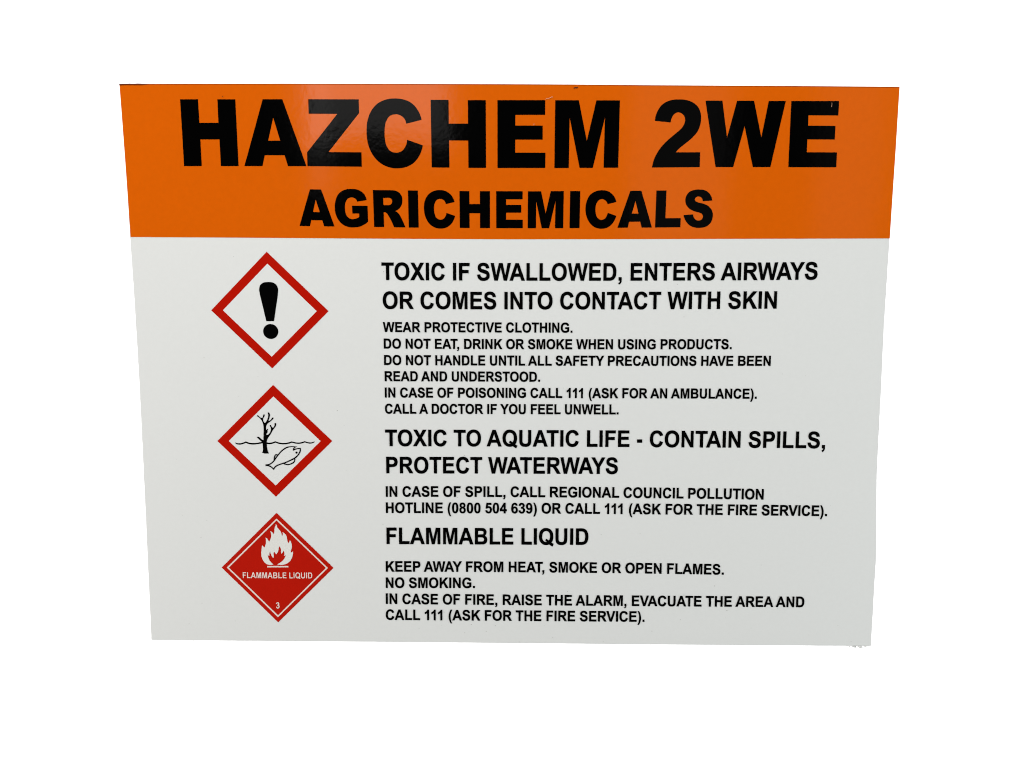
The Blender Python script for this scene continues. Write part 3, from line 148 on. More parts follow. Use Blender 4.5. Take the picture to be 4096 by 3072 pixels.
TREE = [[[-303.02,-96.67],[-302.66,-96.15],[-302.34,-95.59],[-302.06,-95.01],[-301.84,-94.41],[-301.66,-93.6],[-301.59,-92.75],[-301.57,-91.89],[-301.56,-91.04],[-301.53,-90.1],[-301.54,-89.16],[-301.57,-88.23],[-301.63,-87.29],[-301.68,-86.63],[-301.74,-85.96],[-301.84,-85.31],[-302.0,-84.67],[-302.16,-84.24],[-302.34,-83.81],[-302.56,-83.39],[-302.8,-82.99],[-303.43,-82.41],[-304.06,-81.82],[-304.69,-81.23],[-305.32,-80.65],[-306.15,-79.87],[-306.98,-79.09],[-307.8,-78.3],[-308.63,-77.52],[-307.41,-76.58],[-307.09,-76.67],[-306.76,-76.77],[-306.44,-76.89],[-306.13,-77.02],[-305.4,-77.47],[-304.73,-78.05],[-304.09,-78.67],[-303.42,-79.26],[-302.99,-79.63],[-302.55,-80.01],[-302.1,-80.36],[-301.61,-80.63],[-301.38,-80.72],[-301.15,-80.8],[-300.9,-80.87],[-300.66,-80.93],[-300.58,-79.25],[-300.49,-77.56],[-300.4,-75.88],[-300.31,-74.2],[-300.22,-72.8],[-300.13,-71.4],[-300.04,-70.0],[-299.99,-68.6],[-299.97,-67.57],[-299.95,-66.54],[-299.96,-65.52],[-300.01,-64.5],[-300.1,-63.41],[-300.21,-62.33],[-300.38,-61.26],[-300.62,-60.21],[-300.89,-59.35],[-301.21,-58.5],[-301.58,-57.66],[-301.99,-56.87],[-302.49,-56.04],[-303.04,-55.24],[-303.64,-54.49],[-304.3,-53.79],[-304.85,-53.29],[-305.45,-52.84],[-306.06,-52.4],[-306.64,-51.93],[-306.97,-51.7],[-307.33,-51.46],[-307.62,-51.21],[-307.71,-50.93],[-307.65,-50.75],[-307.53,-50.54],[-307.38,-50.35],[-307.21,-50.23],[-306.99,-50.18],[-306.73,-50.21],[-306.46,-50.28],[-306.22,-50.37],[-305.81,-50.63],[-305.46,-51.03],[-305.14,-51.46],[-304.79,-51.85],[-304.29,-52.33],[-303.77,-52.81],[-303.22,-53.2],[-302.62,-53.41],[-302.33,-53.44],[-302.01,-53.44],[-301.71,-53.41],[-301.44,-53.33],[-301.06,-53.02],[-300.77,-52.55],[-300.55,-52.0],[-300.35,-51.47],[-300.22,-50.99],[-300.16,-50.48],[-300.06,-50.0],[-299.84,-49.6],[-299.65,-49.42],[-299.43,-49.23],[-299.19,-49.1],[-298.98,-49.04],[-298.73,-49.14],[-298.49,-49.38],[-298.29,-49.68],[-298.16,-49.97],[-298.14,-50.4],[-298.3,-50.88],[-298.54,-51.36],[-298.77,-51.83],[-299.1,-52.4],[-299.49,-52.94],[-299.87,-53.49],[-300.13,-54.07],[-300.24,-54.52],[-300.29,-54.99],[-300.31,-55.46],[-300.3,-55.93],[-300.24,-56.56],[-300.11,-57.19],[-299.92,-57.8],[-299.64,-58.35],[-299.34,-58.8],[-298.97,-59.28],[-298.59,-59.63],[-298.2,-59.72],[-297.96,-59.59],[-297.72,-59.36],[-297.48,-59.09],[-297.25,-58.82],[-296.52,-57.92],[-295.91,-56.92],[-295.38,-55.86],[-294.91,-54.79],[-294.59,-53.98],[-294.31,-53.14],[-294.09,-52.3],[-293.92,-51.44],[-293.84,-50.84],[-293.78,-50.23],[-293.76,-49.62],[-293.81,-49.03],[-293.94,-48.61],[-294.14,-48.19],[-294.29,-47.79],[-294.28,-47.43],[-294.12,-47.17],[-293.89,-46.92],[-293.62,-46.71],[-293.37,-46.61],[-293.03,-46.69],[-292.69,-46.97],[-292.37,-47.35],[-292.11,-47.72],[-291.86,-48.29],[-291.75,-48.95],[-291.73,-49.65],[-291.75,-50.32],[-291.83,-51.07],[-292.01,-51.81],[-292.24,-52.56],[-292.47,-53.3],[-292.77,-54.27],[-293.11,-55.24],[-293.48,-56.19],[-293.87,-57.13],[-293.55,-57.12],[-293.22,-57.08],[-292.89,-57.0],[-292.58,-56.91],[-291.99,-56.6],[-291.47,-56.16],[-290.97,-55.65],[-290.49,-55.15],[-290.04,-54.56],[-289.63,-53.89],[-289.2,-53.31],[-288.65,-52.99],[-288.36,-52.93],[-288.04,-52.89],[-287.74,-52.91],[-287.55,-53.02],[-287.48,-53.18],[-287.47,-53.39],[-287.48,-53.62],[-287.5,-53.84],[-287.78,-54.56],[-288.37,-55.19],[-289.1,-55.77],[-289.79,-56.34],[-290.51,-56.98],[-291.27,-57.59],[-292.05,-58.18],[-292.82,-58.77],[-293.45,-59.23],[-294.1,-59.68],[-294.72,-60.15],[-295.28,-60.68],[-295.68,-61.16],[-296.05,-61.69],[-296.37,-62.24],[-296.63,-62.81],[-296.82,-63.39],[-296.93,-64.0],[-297.01,-64.62],[-297.08,-65.23],[-297.14,-66.07],[-297.16,-66.91],[-297.14,-67.75],[-297.07,-68.59],[-296.75,-68.31],[-296.42,-68.04],[-296.09,-67.78],[-295.74,-67.54],[-295.47,-67.32],[-295.18,-67.07],[-294.92,-66.9],[-294.72,-66.9],[-294.66,-67.01],[-294.61,-67.17],[-294.57,-67.36],[-294.56,-67.53],[-294.65,-67.89],[-294.88,-68.24],[-295.13,-68.59],[-295.3,-68.95],[-295.34,-69.32],[-295.32,-69.69],[-295.29,-70.07],[-295.31,-70.45],[-295.38,-70.78],[-295.48,-71.11],[-295.59,-71.44],[-295.72,-71.75],[-296.07,-72.29],[-296.51,-72.8],[-296.88,-73.31],[-296.97,-73.81],[-296.91,-74.03],[-296.81,-74.26],[-296.69,-74.46],[-296.55,-74.6],[-296.33,-74.65],[-296.06,-74.61],[-295.77,-74.53],[-295.51,-74.44],[-294.86,-74.16],[-294.27,-73.73],[-293.73,-73.21],[-293.23,-72.68],[-292.76,-72.09],[-292.34,-71.44],[-291.97,-70.76],[-291.68,-70.06],[-291.44,-69.34],[-291.28,-68.59],[-291.18,-67.83],[-291.14,-67.07],[-291.16,-66.51],[-291.22,-65.94],[-291.31,-65.38],[-291.45,-64.84],[-291.71,-64.3],[-292.07,-63.76],[-292.35,-63.25],[-292.35,-62.79],[-292.18,-62.53],[-291.95,-62.26],[-291.68,-62.05],[-291.43,-61.97],[-291.23,-62.06],[-291.02,-62.27],[-290.82,-62.53],[-290.65,-62.78],[-290.42,-63.21],[-290.25,-63.69],[-290.09,-64.16],[-289.85,-64.57],[-289.57,-64.9],[-289.24,-65.24],[-288.9,-65.49],[-288.58,-65.57],[-288.28,-65.42],[-287.98,-65.08],[-287.7,-64.66],[-287.44,-64.26],[-287.11,-63.78],[-286.81,-63.27],[-286.57,-62.75],[-286.42,-62.21],[-286.42,-61.74],[-286.52,-61.25],[-286.59,-60.77],[-286.51,-60.35],[-286.34,-60.08],[-286.12,-59.81],[-285.87,-59.59],[-285.63,-59.49],[-285.35,-59.55],[-285.04,-59.76],[-284.76,-60.05],[-284.55,-60.34],[-284.41,-60.75],[-284.38,-61.23],[-284.42,-61.73],[-284.49,-62.2],[-284.67,-62.79],[-284.94,-63.35],[-285.26,-63.91],[-285.59,-64.44],[-286.12,-65.18],[-286.71,-65.86],[-287.32,-66.54],[-287.89,-67.25],[-288.41,-67.98],[-288.9,-68.72],[-289.37,-69.48],[-289.83,-70.24],[-290.23,-70.94],[-290.6,-71.65],[-290.98,-72.36],[-291.39,-73.05],[-291.85,-73.71],[-292.35,-74.36],[-292.84,-75.01],[-293.32,-75.67],[-293.83,-76.4],[-294.34,-77.14],[-294.82,-77.89],[-295.26,-78.66],[-295.58,-79.3],[-295.89,-79.95],[-296.16,-80.61],[-296.38,-81.29],[-296.57,-82.29],[-296.64,-83.32],[-296.65,-84.37],[-296.65,-85.4],[-296.63,-86.62],[-296.57,-87.84],[-296.47,-89.06],[-296.34,-90.27],[-296.25,-91.17],[-296.15,-92.07],[-296.01,-92.96],[-295.82,-93.83],[-295.57,-94.65],[-295.28,-95.46],[-294.95,-96.25],[-294.57,-97.01],[-294.89,-97.69],[-295.39,-97.58],[-295.9,-97.49],[-296.41,-97.43],[-296.92,-97.4],[-297.58,-97.44],[-298.24,-97.56],[-298.9,-97.65],[-299.52,-97.59],[-299.85,-97.46],[-300.16,-97.29],[-300.48,-97.11],[-300.8,-96.96],[-301.34,-96.81],[-301.9,-96.71],[-302.46,-96.66]]]
WATER = [[[[-335.78,-84.63],[-335.47,-84.91],[-335.01,-85.26],[-334.45,-85.64],[-333.81,-86.02],[-333.16,-86.34],[-332.5,-86.47],[-331.83,-86.57],[-331.13,-86.64],[-330.41,-86.66],[-329.67,-86.63],[-328.91,-86.55],[-328.12,-86.43],[-327.33,-86.26],[-326.53,-86.06],[-325.73,-85.83],[-324.88,-85.52],[-323.98,-85.14],[-323.12,-84.75],[-322.4,-84.42],[-321.89,-84.19]],[[-335.56,-84.17],[-335.14,-84.22],[-334.58,-84.35],[-333.94,-84.51],[-333.3,-84.63],[-332.7,-84.69],[-332.15,-84.8],[-331.57,-84.88],[-330.97,-84.94],[-330.36,-84.95],[-329.73,-84.93],[-329.06,-84.86],[-328.36,-84.75],[-327.64,-84.6],[-326.92,-84.42],[-326.2,-84.21],[-325.44,-83.93],[-324.6,-83.58],[-323.77,-83.21],[-323.05,-82.87],[-322.53,-82.64]]],[[[-323.03,-84.27],[-322.42,-84.51],[-321.54,-84.87],[-320.49,-85.28],[-319.39,-85.67],[-318.34,-85.97],[-317.38,-86.16],[-316.44,-86.3],[-315.49,-86.39],[-314.53,-86.43],[-313.51,-86.44],[-312.44,-86.42],[-311.34,-86.35],[-310.21,-86.24],[-309.03,-86.11],[-307.81,-85.95],[-306.42,-85.72],[-304.86,-85.44],[-303.32,-85.14],[-302.0,-84.88],[-301.07,-84.7]],[[-322.32,-82.56],[-321.69,-82.81],[-320.82,-83.17],[-319.81,-83.57],[-318.79,-83.93],[-317.86,-84.19],[-317.01,-84.37],[-316.16,-84.49],[-315.31,-84.57],[-314.41,-84.61],[-313.46,-84.62],[-312.46,-84.59],[-311.42,-84.53],[-310.33,-84.43],[-309.2,-84.3],[-308.01,-84.14],[-306.66,-83.92],[-305.13,-83.64],[-303.61,-83.35],[-302.28,-83.09],[-301.35,-82.91]]],[[[-297.39,-85.63],[-296.82,-85.69],[-296.01,-85.8],[-295.05,-85.91],[-294.04,-85.99],[-293.1,-85.99],[-292.24,-85.91],[-291.44,-85.78],[-290.66,-85.6],[-289.91,-85.4],[-289.15,-85.19],[-288.32,-84.93],[-287.43,-84.62],[-286.58,-84.31],[-285.86,-84.04],[-285.35,-83.85]],[[-297.12,-83.82],[-296.55,-83.88],[-295.74,-83.99],[-294.82,-84.09],[-293.9,-84.16],[-293.11,-84.17],[-292.42,-84.1],[-291.73,-83.99],[-291.03,-83.83],[-290.32,-83.64],[-289.6,-83.44],[-288.83,-83.2],[-287.98,-82.91],[-287.15,-82.6],[-286.44,-82.33],[-285.93,-82.14]]],[[[-286.5,-83.89],[-285.88,-84.12],[-284.99,-84.45],[-283.94,-84.83],[-282.82,-85.2],[-281.74,-85.49],[-280.72,-85.71],[-279.7,-85.88],[-278.65,-86.02],[-277.58,-86.11],[-276.48,-86.15],[-275.35,-86.13],[-274.19,-86.05],[-273.03,-85.93],[-271.87,-85.76],[-270.73,-85.55],[-269.53,-85.26],[-268.29,-84.88],[-267.11,-84.49],[-266.11,-84.15],[-265.41,-83.91]],[[-285.89,-82.29],[-285.25,-82.52],[-284.37,-82.85],[-283.35,-83.22],[-282.29,-83.57],[-281.3,-83.83],[-280.36,-84.03],[-279.39,-84.2],[-278.42,-84.33],[-277.43,-84.41],[-276.42,-84.45],[-275.37,-84.43],[-274.29,-84.35],[-273.19,-84.24],[-272.09,-84.08],[-271.03,-83.88],[-269.93,-83.61],[-268.74,-83.26],[-267.6,-82.88],[-266.61,-82.54],[-265.9,-82.3]]],[[[-266.43,-83.88],[-265.8,-84.04],[-264.9,-84.27],[-263.85,-84.54],[-262.77,-84.8],[-261.77,-84.99],[-260.89,-85.13],[-260.03,-85.25],[-259.18,-85.33],[-258.33,-85.37],[-257.45,-85.36],[-256.56,-85.3],[-255.67,-85.19],[-254.79,-85.04],[-253.93,-84.86],[-253.11,-84.67],[-252.26,-84.43],[-251.41,-84.14],[-250.61,-83.84],[-249.95,-83.59],[-249.48,-83.41]],[[-266.0,-82.34],[-265.36,-82.51],[-264.47,-82.74],[-263.44,-83.0],[-262.39,-83.25],[-261.46,-83.44],[-260.62,-83.57],[-259.81,-83.67],[-259.03,-83.75],[-258.25,-83.79],[-257.47,-83.78],[-256.67,-83.73],[-255.85,-83.62],[-255.03,-83.48],[-254.22,-83.32],[-253.46,-83.14],[-252.69,-82.92],[-251.89,-82.65],[-251.12,-82.36],[-250.47,-82.11],[-249.99,-81.93]]],[[[-250.56,-83.36],[-250.09,-83.53],[-249.43,-83.79],[-248.64,-84.08],[-247.8,-84.36],[-246.99,-84.59],[-246.22,-84.75],[-245.43,-84.88],[-244.63,-84.98],[-243.86,-85.05],[-243.12,-85.06],[-242.44,-85.02],[-241.81,-84.92],[-241.22,-84.78],[-240.67,-84.62],[-240.11,-84.45],[-239.55,-84.13],[-238.98,-83.77],[-238.45,-83.41],[-238.01,-83.08],[-237.72,-82.83]],[[-250.03,-81.99],[-249.55,-82.17],[-248.89,-82.42],[-248.13,-82.7],[-247.34,-82.97],[-246.62,-83.17],[-245.92,-83.32],[-245.18,-83.44],[-244.45,-83.53],[-243.75,-83.59],[-243.11,-83.6],[-242.56,-83.57],[-242.04,-83.49],[-241.54,-83.37],[-241.05,-83.23],[-240.55,-83.07],[-239.99,-82.97],[-239.38,-82.82],[-238.79,-82.65],[-238.28,-82.5],[-237.9,-82.43]]]]
FISH = [[[[-299.05,-112.68],[-298.71,-112.65],[-298.21,-112.61],[-297.63,-112.56],[-297.03,-112.49],[-296.48,-112.41],[-295.99,-112.32],[-295.52,-112.23],[-295.05,-112.11],[-294.55,-111.96],[-294.05,-111.77],[-293.53,-111.55],[-293.01,-111.31],[-292.47,-111.02],[-291.91,-110.68],[-291.33,-110.27],[-290.71,-109.8],[-290.07,-109.26],[-289.4,-108.67],[-288.74,-108.03],[-288.11,-107.34],[-287.53,-106.6],[-287.0,-105.83],[-286.49,-105.03],[-285.99,-104.25],[-285.46,-103.48],[-284.87,-102.68],[-284.24,-101.84],[-283.59,-101.0],[-282.96,-100.19],[-282.37,-99.45],[-281.83,-98.77],[-281.33,-98.15],[-280.84,-97.57],[-280.36,-97.01],[-279.83,-96.45],[-279.27,-95.89],[-278.67,-95.32],[-278.05,-94.76],[-277.44,-94.23],[-276.83,-93.72],[-276.23,-93.25],[-275.64,-92.8],[-275.05,-92.38],[-274.47,-91.99],[-273.87,-91.63],[-273.26,-91.3],[-272.65,-90.99],[-272.03,-90.72],[-271.39,-90.46],[-270.75,-90.21],[-270.06,-89.99],[-269.35,-89.79],[-268.61,-89.62],[-267.87,-89.48],[-267.14,-89.37],[-266.41,-89.3],[-265.69,-89.27],[-264.95,-89.26],[-264.2,-89.26],[-263.44,-89.26],[-262.63,-89.25],[-261.76,-89.25],[-260.92,-89.25],[-260.2,-89.25],[-259.69,-89.24]],[[-299.13,-111.17],[-298.78,-111.14],[-298.29,-111.1],[-297.73,-111.05],[-297.17,-110.98],[-296.67,-110.91],[-296.23,-110.83],[-295.8,-110.74],[-295.39,-110.64],[-294.99,-110.52],[-294.56,-110.36],[-294.1,-110.17],[-293.64,-109.95],[-293.18,-109.7],[-292.7,-109.41],[-292.19,-109.05],[-291.62,-108.62],[-291.01,-108.12],[-290.4,-107.57],[-289.79,-106.98],[-289.23,-106.37],[-288.73,-105.73],[-288.24,-105.01],[-287.75,-104.24],[-287.23,-103.43],[-286.67,-102.62],[-286.06,-101.79],[-285.41,-100.94],[-284.76,-100.09],[-284.12,-99.27],[-283.52,-98.52],[-282.98,-97.84],[-282.47,-97.21],[-281.96,-96.6],[-281.44,-96.01],[-280.89,-95.41],[-280.29,-94.81],[-279.66,-94.22],[-279.02,-93.64],[-278.37,-93.08],[-277.74,-92.56],[-277.12,-92.06],[-276.5,-91.59],[-275.87,-91.14],[-275.23,-90.72],[-274.58,-90.32],[-273.91,-89.96],[-273.25,-89.63],[-272.56,-89.32],[-271.86,-89.06],[-271.12,-88.84],[-270.36,-88.66],[-269.57,-88.5],[-268.78,-88.38],[-267.98,-88.3],[-267.19,-88.24],[-266.41,-88.22],[-265.64,-88.25],[-264.88,-88.31],[-264.14,-88.37],[-263.39,-88.42],[-262.58,-88.48],[-261.71,-88.54],[-260.88,-88.6],[-260.16,-88.66],[-259.65,-88.71]]],[[[-261.92,-88.92],[-262.23,-89.06],[-262.65,-89.3],[-263.13,-89.59],[-263.61,-89.93],[-263.98,-90.32],[-264.26,-90.71],[-264.48,-91.09],[-264.64,-91.47],[-264.77,-91.83],[-264.87,-92.19],[-264.94,-92.59],[-264.95,-93.01],[-264.92,-93.37],[-264.88,-93.66],[-264.84,-93.86]],[[-261.43,-89.56],[-261.65,-89.83],[-261.98,-90.17],[-262.35,-90.56],[-262.69,-90.93],[-262.95,-91.2],[-263.12,-91.44],[-263.26,-91.68],[-263.37,-91.94],[-263.47,-92.21],[-263.54,-92.47],[-263.59,-92.73],[-263.64,-93.02],[-263.68,-93.34],[-263.71,-93.62],[-263.75,-93.84]]],[[[-264.31,-93.91],[-264.01,-93.78],[-263.61,-93.56],[-263.15,-93.31],[-262.68,-93.08],[-262.24,-92.92],[-261.81,-92.73],[-261.34,-92.56],[-260.84,-92.41],[-260.33,-92.27],[-259.85,-92.14],[-259.39,-92.04],[-258.96,-91.95],[-258.53,-91.88],[-258.11,-91.82],[-257.69,-91.77],[-257.25,-91.75],[-256.76,-91.74],[-256.28,-91.75],[-255.86,-91.76],[-255.55,-91.77]],[[-264.67,-93.38],[-264.45,-93.14],[-264.12,-92.82],[-263.72,-92.45],[-263.26,-92.07],[-262.77,-91.73],[-262.25,-91.51],[-261.71,-91.32],[-261.16,-91.15],[-260.63,-91.0],[-260.12,-90.87],[-259.64,-90.75],[-259.16,-90.66],[-258.69,-90.58],[-258.23,-90.51],[-257.76,-90.46],[-257.25,-90.44],[-256.72,-90.43],[-256.21,-90.44],[-255.79,-90.45],[-255.5,-90.45]]],[[[-256.64,-90.92],[-256.59,-91.18],[-256.5,-91.51],[-256.42,-91.86],[-256.37,-92.22],[-256.36,-92.54],[-256.4,-92.87],[-256.47,-93.24],[-256.57,-93.65],[-256.71,-94.09],[-256.89,-94.58],[-257.1,-95.12],[-257.35,-95.71],[-257.63,-96.32],[-257.93,-96.91],[-258.27,-97.47],[-258.64,-98.02],[-259.06,-98.56],[-259.51,-99.1],[-259.99,-99.63],[-260.48,-100.13],[-260.98,-100.6],[-261.49,-101.05],[-262.02,-101.49],[-262.58,-101.91],[-263.18,-102.33],[-263.81,-102.74],[-264.47,-103.14],[-265.16,-103.53],[-265.89,-103.92],[-266.66,-104.32],[-267.46,-104.73],[-268.29,-105.14],[-269.16,-105.54],[-270.04,-105.95],[-270.93,-106.35],[-271.83,-106.75],[-272.76,-107.16],[-273.69,-107.55],[-274.59,-107.92],[-275.44,-108.25],[-276.22,-108.53],[-276.97,-108.76],[-277.7,-108.98],[-278.44,-109.2],[-279.2,-109.45],[-279.98,-109.71],[-280.78,-109.98],[-281.57,-110.26],[-282.34,-110.54],[-283.05,-110.83],[-283.7,-111.1],[-284.3,-111.38],[-284.87,-111.66],[-285.43,-111.96],[-285.97,-112.3],[-286.5,-112.66],[-287.02,-113.03],[-287.52,-113.44],[-288.0,-113.88],[-288.45,-114.36],[-288.89,-114.93],[-289.28,-115.56],[-289.63,-116.17],[-289.91,-116.68],[-290.11,-117.03]],[[-255.19,-90.54],[-255.13,-90.77],[-255.05,-91.11],[-254.95,-91.54],[-254.88,-92.04],[-254.86,-92.56],[-254.92,-93.06],[-255.01,-93.54],[-255.14,-94.03],[-255.3,-94.55],[-255.5,-95.08],[-255.72,-95.66],[-255.99,-96.29],[-256.29,-96.95],[-256.63,-97.62],[-257.02,-98.27],[-257.45,-98.89],[-257.91,-99.5],[-258.41,-100.09],[-258.92,-100.66],[-259.45,-101.2],[-259.99,-101.71],[-260.55,-102.2],[-261.13,-102.67],[-261.73,-103.13],[-262.37,-103.58],[-263.05,-104.02],[-263.75,-104.44],[-264.48,-104.85],[-265.23,-105.26],[-266.01,-105.67],[-266.83,-106.08],[-267.69,-106.5],[-268.57,-106.92],[-269.46,-107.33],[-270.36,-107.73],[-271.27,-108.14],[-272.21,-108.55],[-273.15,-108.95],[-274.08,-109.33],[-274.96,-109.67],[-275.79,-109.96],[-276.57,-110.21],[-277.32,-110.43],[-278.05,-110.65],[-278.78,-110.89],[-279.55,-111.15],[-280.33,-111.42],[-281.11,-111.69],[-281.84,-111.96],[-282.52,-112.23],[-283.14,-112.49],[-283.7,-112.75],[-284.22,-113.01],[-284.71,-113.27],[-285.19,-113.57],[-285.67,-113.89],[-286.13,-114.23],[-286.57,-114.58],[-286.97,-114.95],[-287.33,-115.33],[-287.67,-115.78],[-288.01,-116.32],[-288.33,-116.89],[-288.61,-117.39],[-288.82,-117.76]]],[[[-288.56,-116.8],[-288.87,-116.45],[-289.3,-115.93],[-289.82,-115.33],[-290.38,-114.72],[-290.95,-114.2],[-291.51,-113.76],[-292.09,-113.37],[-292.67,-113.03],[-293.26,-112.72],[-293.83,-112.46],[-294.38,-112.24],[-294.93,-112.08],[-295.45,-111.95],[-295.97,-111.86],[-296.5,-111.78],[-297.07,-111.73],[-297.68,-111.71],[-298.26,-111.71],[-298.74,-111.71],[-299.08,-111.71]],[[-289.61,-117.73],[-289.92,-117.37],[-290.35,-116.85],[-290.85,-116.28],[-291.36,-115.72],[-291.85,-115.27],[-292.33,-114.9],[-292.84,-114.56],[-293.37,-114.24],[-293.89,-113.97],[-294.39,-113.73],[-294.86,-113.55],[-295.31,-113.42],[-295.77,-113.31],[-296.23,-113.23],[-296.7,-113.16],[-297.2,-113.11],[-297.75,-113.09],[-298.3,-113.09],[-298.78,-113.1],[-299.13,-113.1]]],[[[-287.77,-106.91],[-287.72,-106.45],[-287.65,-105.79],[-287.57,-105.03],[-287.48,-104.28],[-287.39,-103.64],[-287.3,-103.1],[-287.22,-102.6],[-287.13,-102.16],[-287.03,-101.75],[-286.9,-101.36],[-286.75,-100.98],[-286.57,-100.6],[-286.37,-100.26],[-286.18,-99.98],[-286.01,-99.79],[-285.87,-99.67],[-285.75,-99.6],[-285.64,-99.57],[-285.5,-99.55],[-285.33,-99.56],[-285.07,-99.64],[-284.7,-99.8],[-284.29,-100.0],[-283.92,-100.2],[-283.65,-100.33]],[[-289.07,-106.8],[-289.02,-106.34],[-288.95,-105.68],[-288.86,-104.92],[-288.77,-104.15],[-288.67,-103.48],[-288.59,-102.93],[-288.5,-102.41],[-288.4,-101.91],[-288.28,-101.42],[-288.12,-100.94],[-287.93,-100.47],[-287.71,-100.02],[-287.47,-99.59],[-287.2,-99.2],[-286.91,-98.86],[-286.59,-98.6],[-286.24,-98.4],[-285.86,-98.28],[-285.48,-98.24],[-285.06,-98.27],[-284.6,-98.39],[-284.12,-98.6],[-283.67,-98.82],[-283.29,-99.02],[-283.04,-99.15]]],[[[-263.59,-103.26],[-263.58,-103.58],[-263.55,-104.03],[-263.53,-104.52],[-263.53,-105.0],[-263.57,-105.41],[-263.64,-105.79],[-263.73,-106.15],[-263.84,-106.49],[-263.99,-106.81],[-264.19,-107.12],[-264.45,-107.43],[-264.79,-107.77],[-265.19,-108.1],[-265.62,-108.42],[-266.06,-108.73],[-266.5,-109.01],[-266.95,-109.28],[-267.41,-109.52],[-267.9,-109.73],[-268.42,-109.92],[-269.0,-110.09],[-269.64,-110.25],[-270.29,-110.38],[-270.92,-110.47],[-271.51,-110.51],[-272.03,-110.51],[-272.53,-110.46],[-273.03,-110.38],[-273.53,-110.27],[-274.04,-110.14],[-274.59,-109.96],[-275.2,-109.73],[-275.8,-109.48],[-276.32,-109.25],[-276.69,-109.09]],[[-262.22,-103.16],[-262.21,-103.46],[-262.18,-103.91],[-262.16,-104.45],[-262.16,-105.03],[-262.21,-105.57],[-262.3,-106.04],[-262.42,-106.51],[-262.58,-106.98],[-262.8,-107.46],[-263.1,-107.92],[-263.47,-108.37],[-263.9,-108.78],[-264.36,-109.18],[-264.84,-109.54],[-265.33,-109.88],[-265.81,-110.19],[-266.32,-110.49],[-266.86,-110.77],[-267.43,-111.02],[-268.03,-111.24],[-268.69,-111.43],[-269.38,-111.6],[-270.1,-111.74],[-270.81,-111.84],[-271.5,-111.9],[-272.14,-111.89],[-272.74,-111.84],[-273.32,-111.75],[-273.88,-111.62],[-274.45,-111.47],[-275.08,-111.27],[-275.74,-111.02],[-276.37,-110.75],[-276.89,-110.52],[-277.26,-110.37]]]]
EYE = [[[-259.13,-96.26],[-259.18,-96.59],[-259.32,-96.9],[-259.54,-97.17],[-259.82,-97.38],[-260.14,-97.51],[-260.49,-97.55],[-260.83,-97.51],[-261.15,-97.38],[-261.42,-97.18],[-261.62,-96.91],[-261.74,-96.6],[-261.78,-96.27],[-261.73,-95.93],[-261.59,-95.62],[-261.37,-95.35],[-261.09,-95.15],[-260.77,-95.02],[-260.42,-94.97],[-260.08,-95.01],[-259.76,-95.14],[-259.5,-95.35],[-259.29,-95.61],[-259.17,-95.92]]]
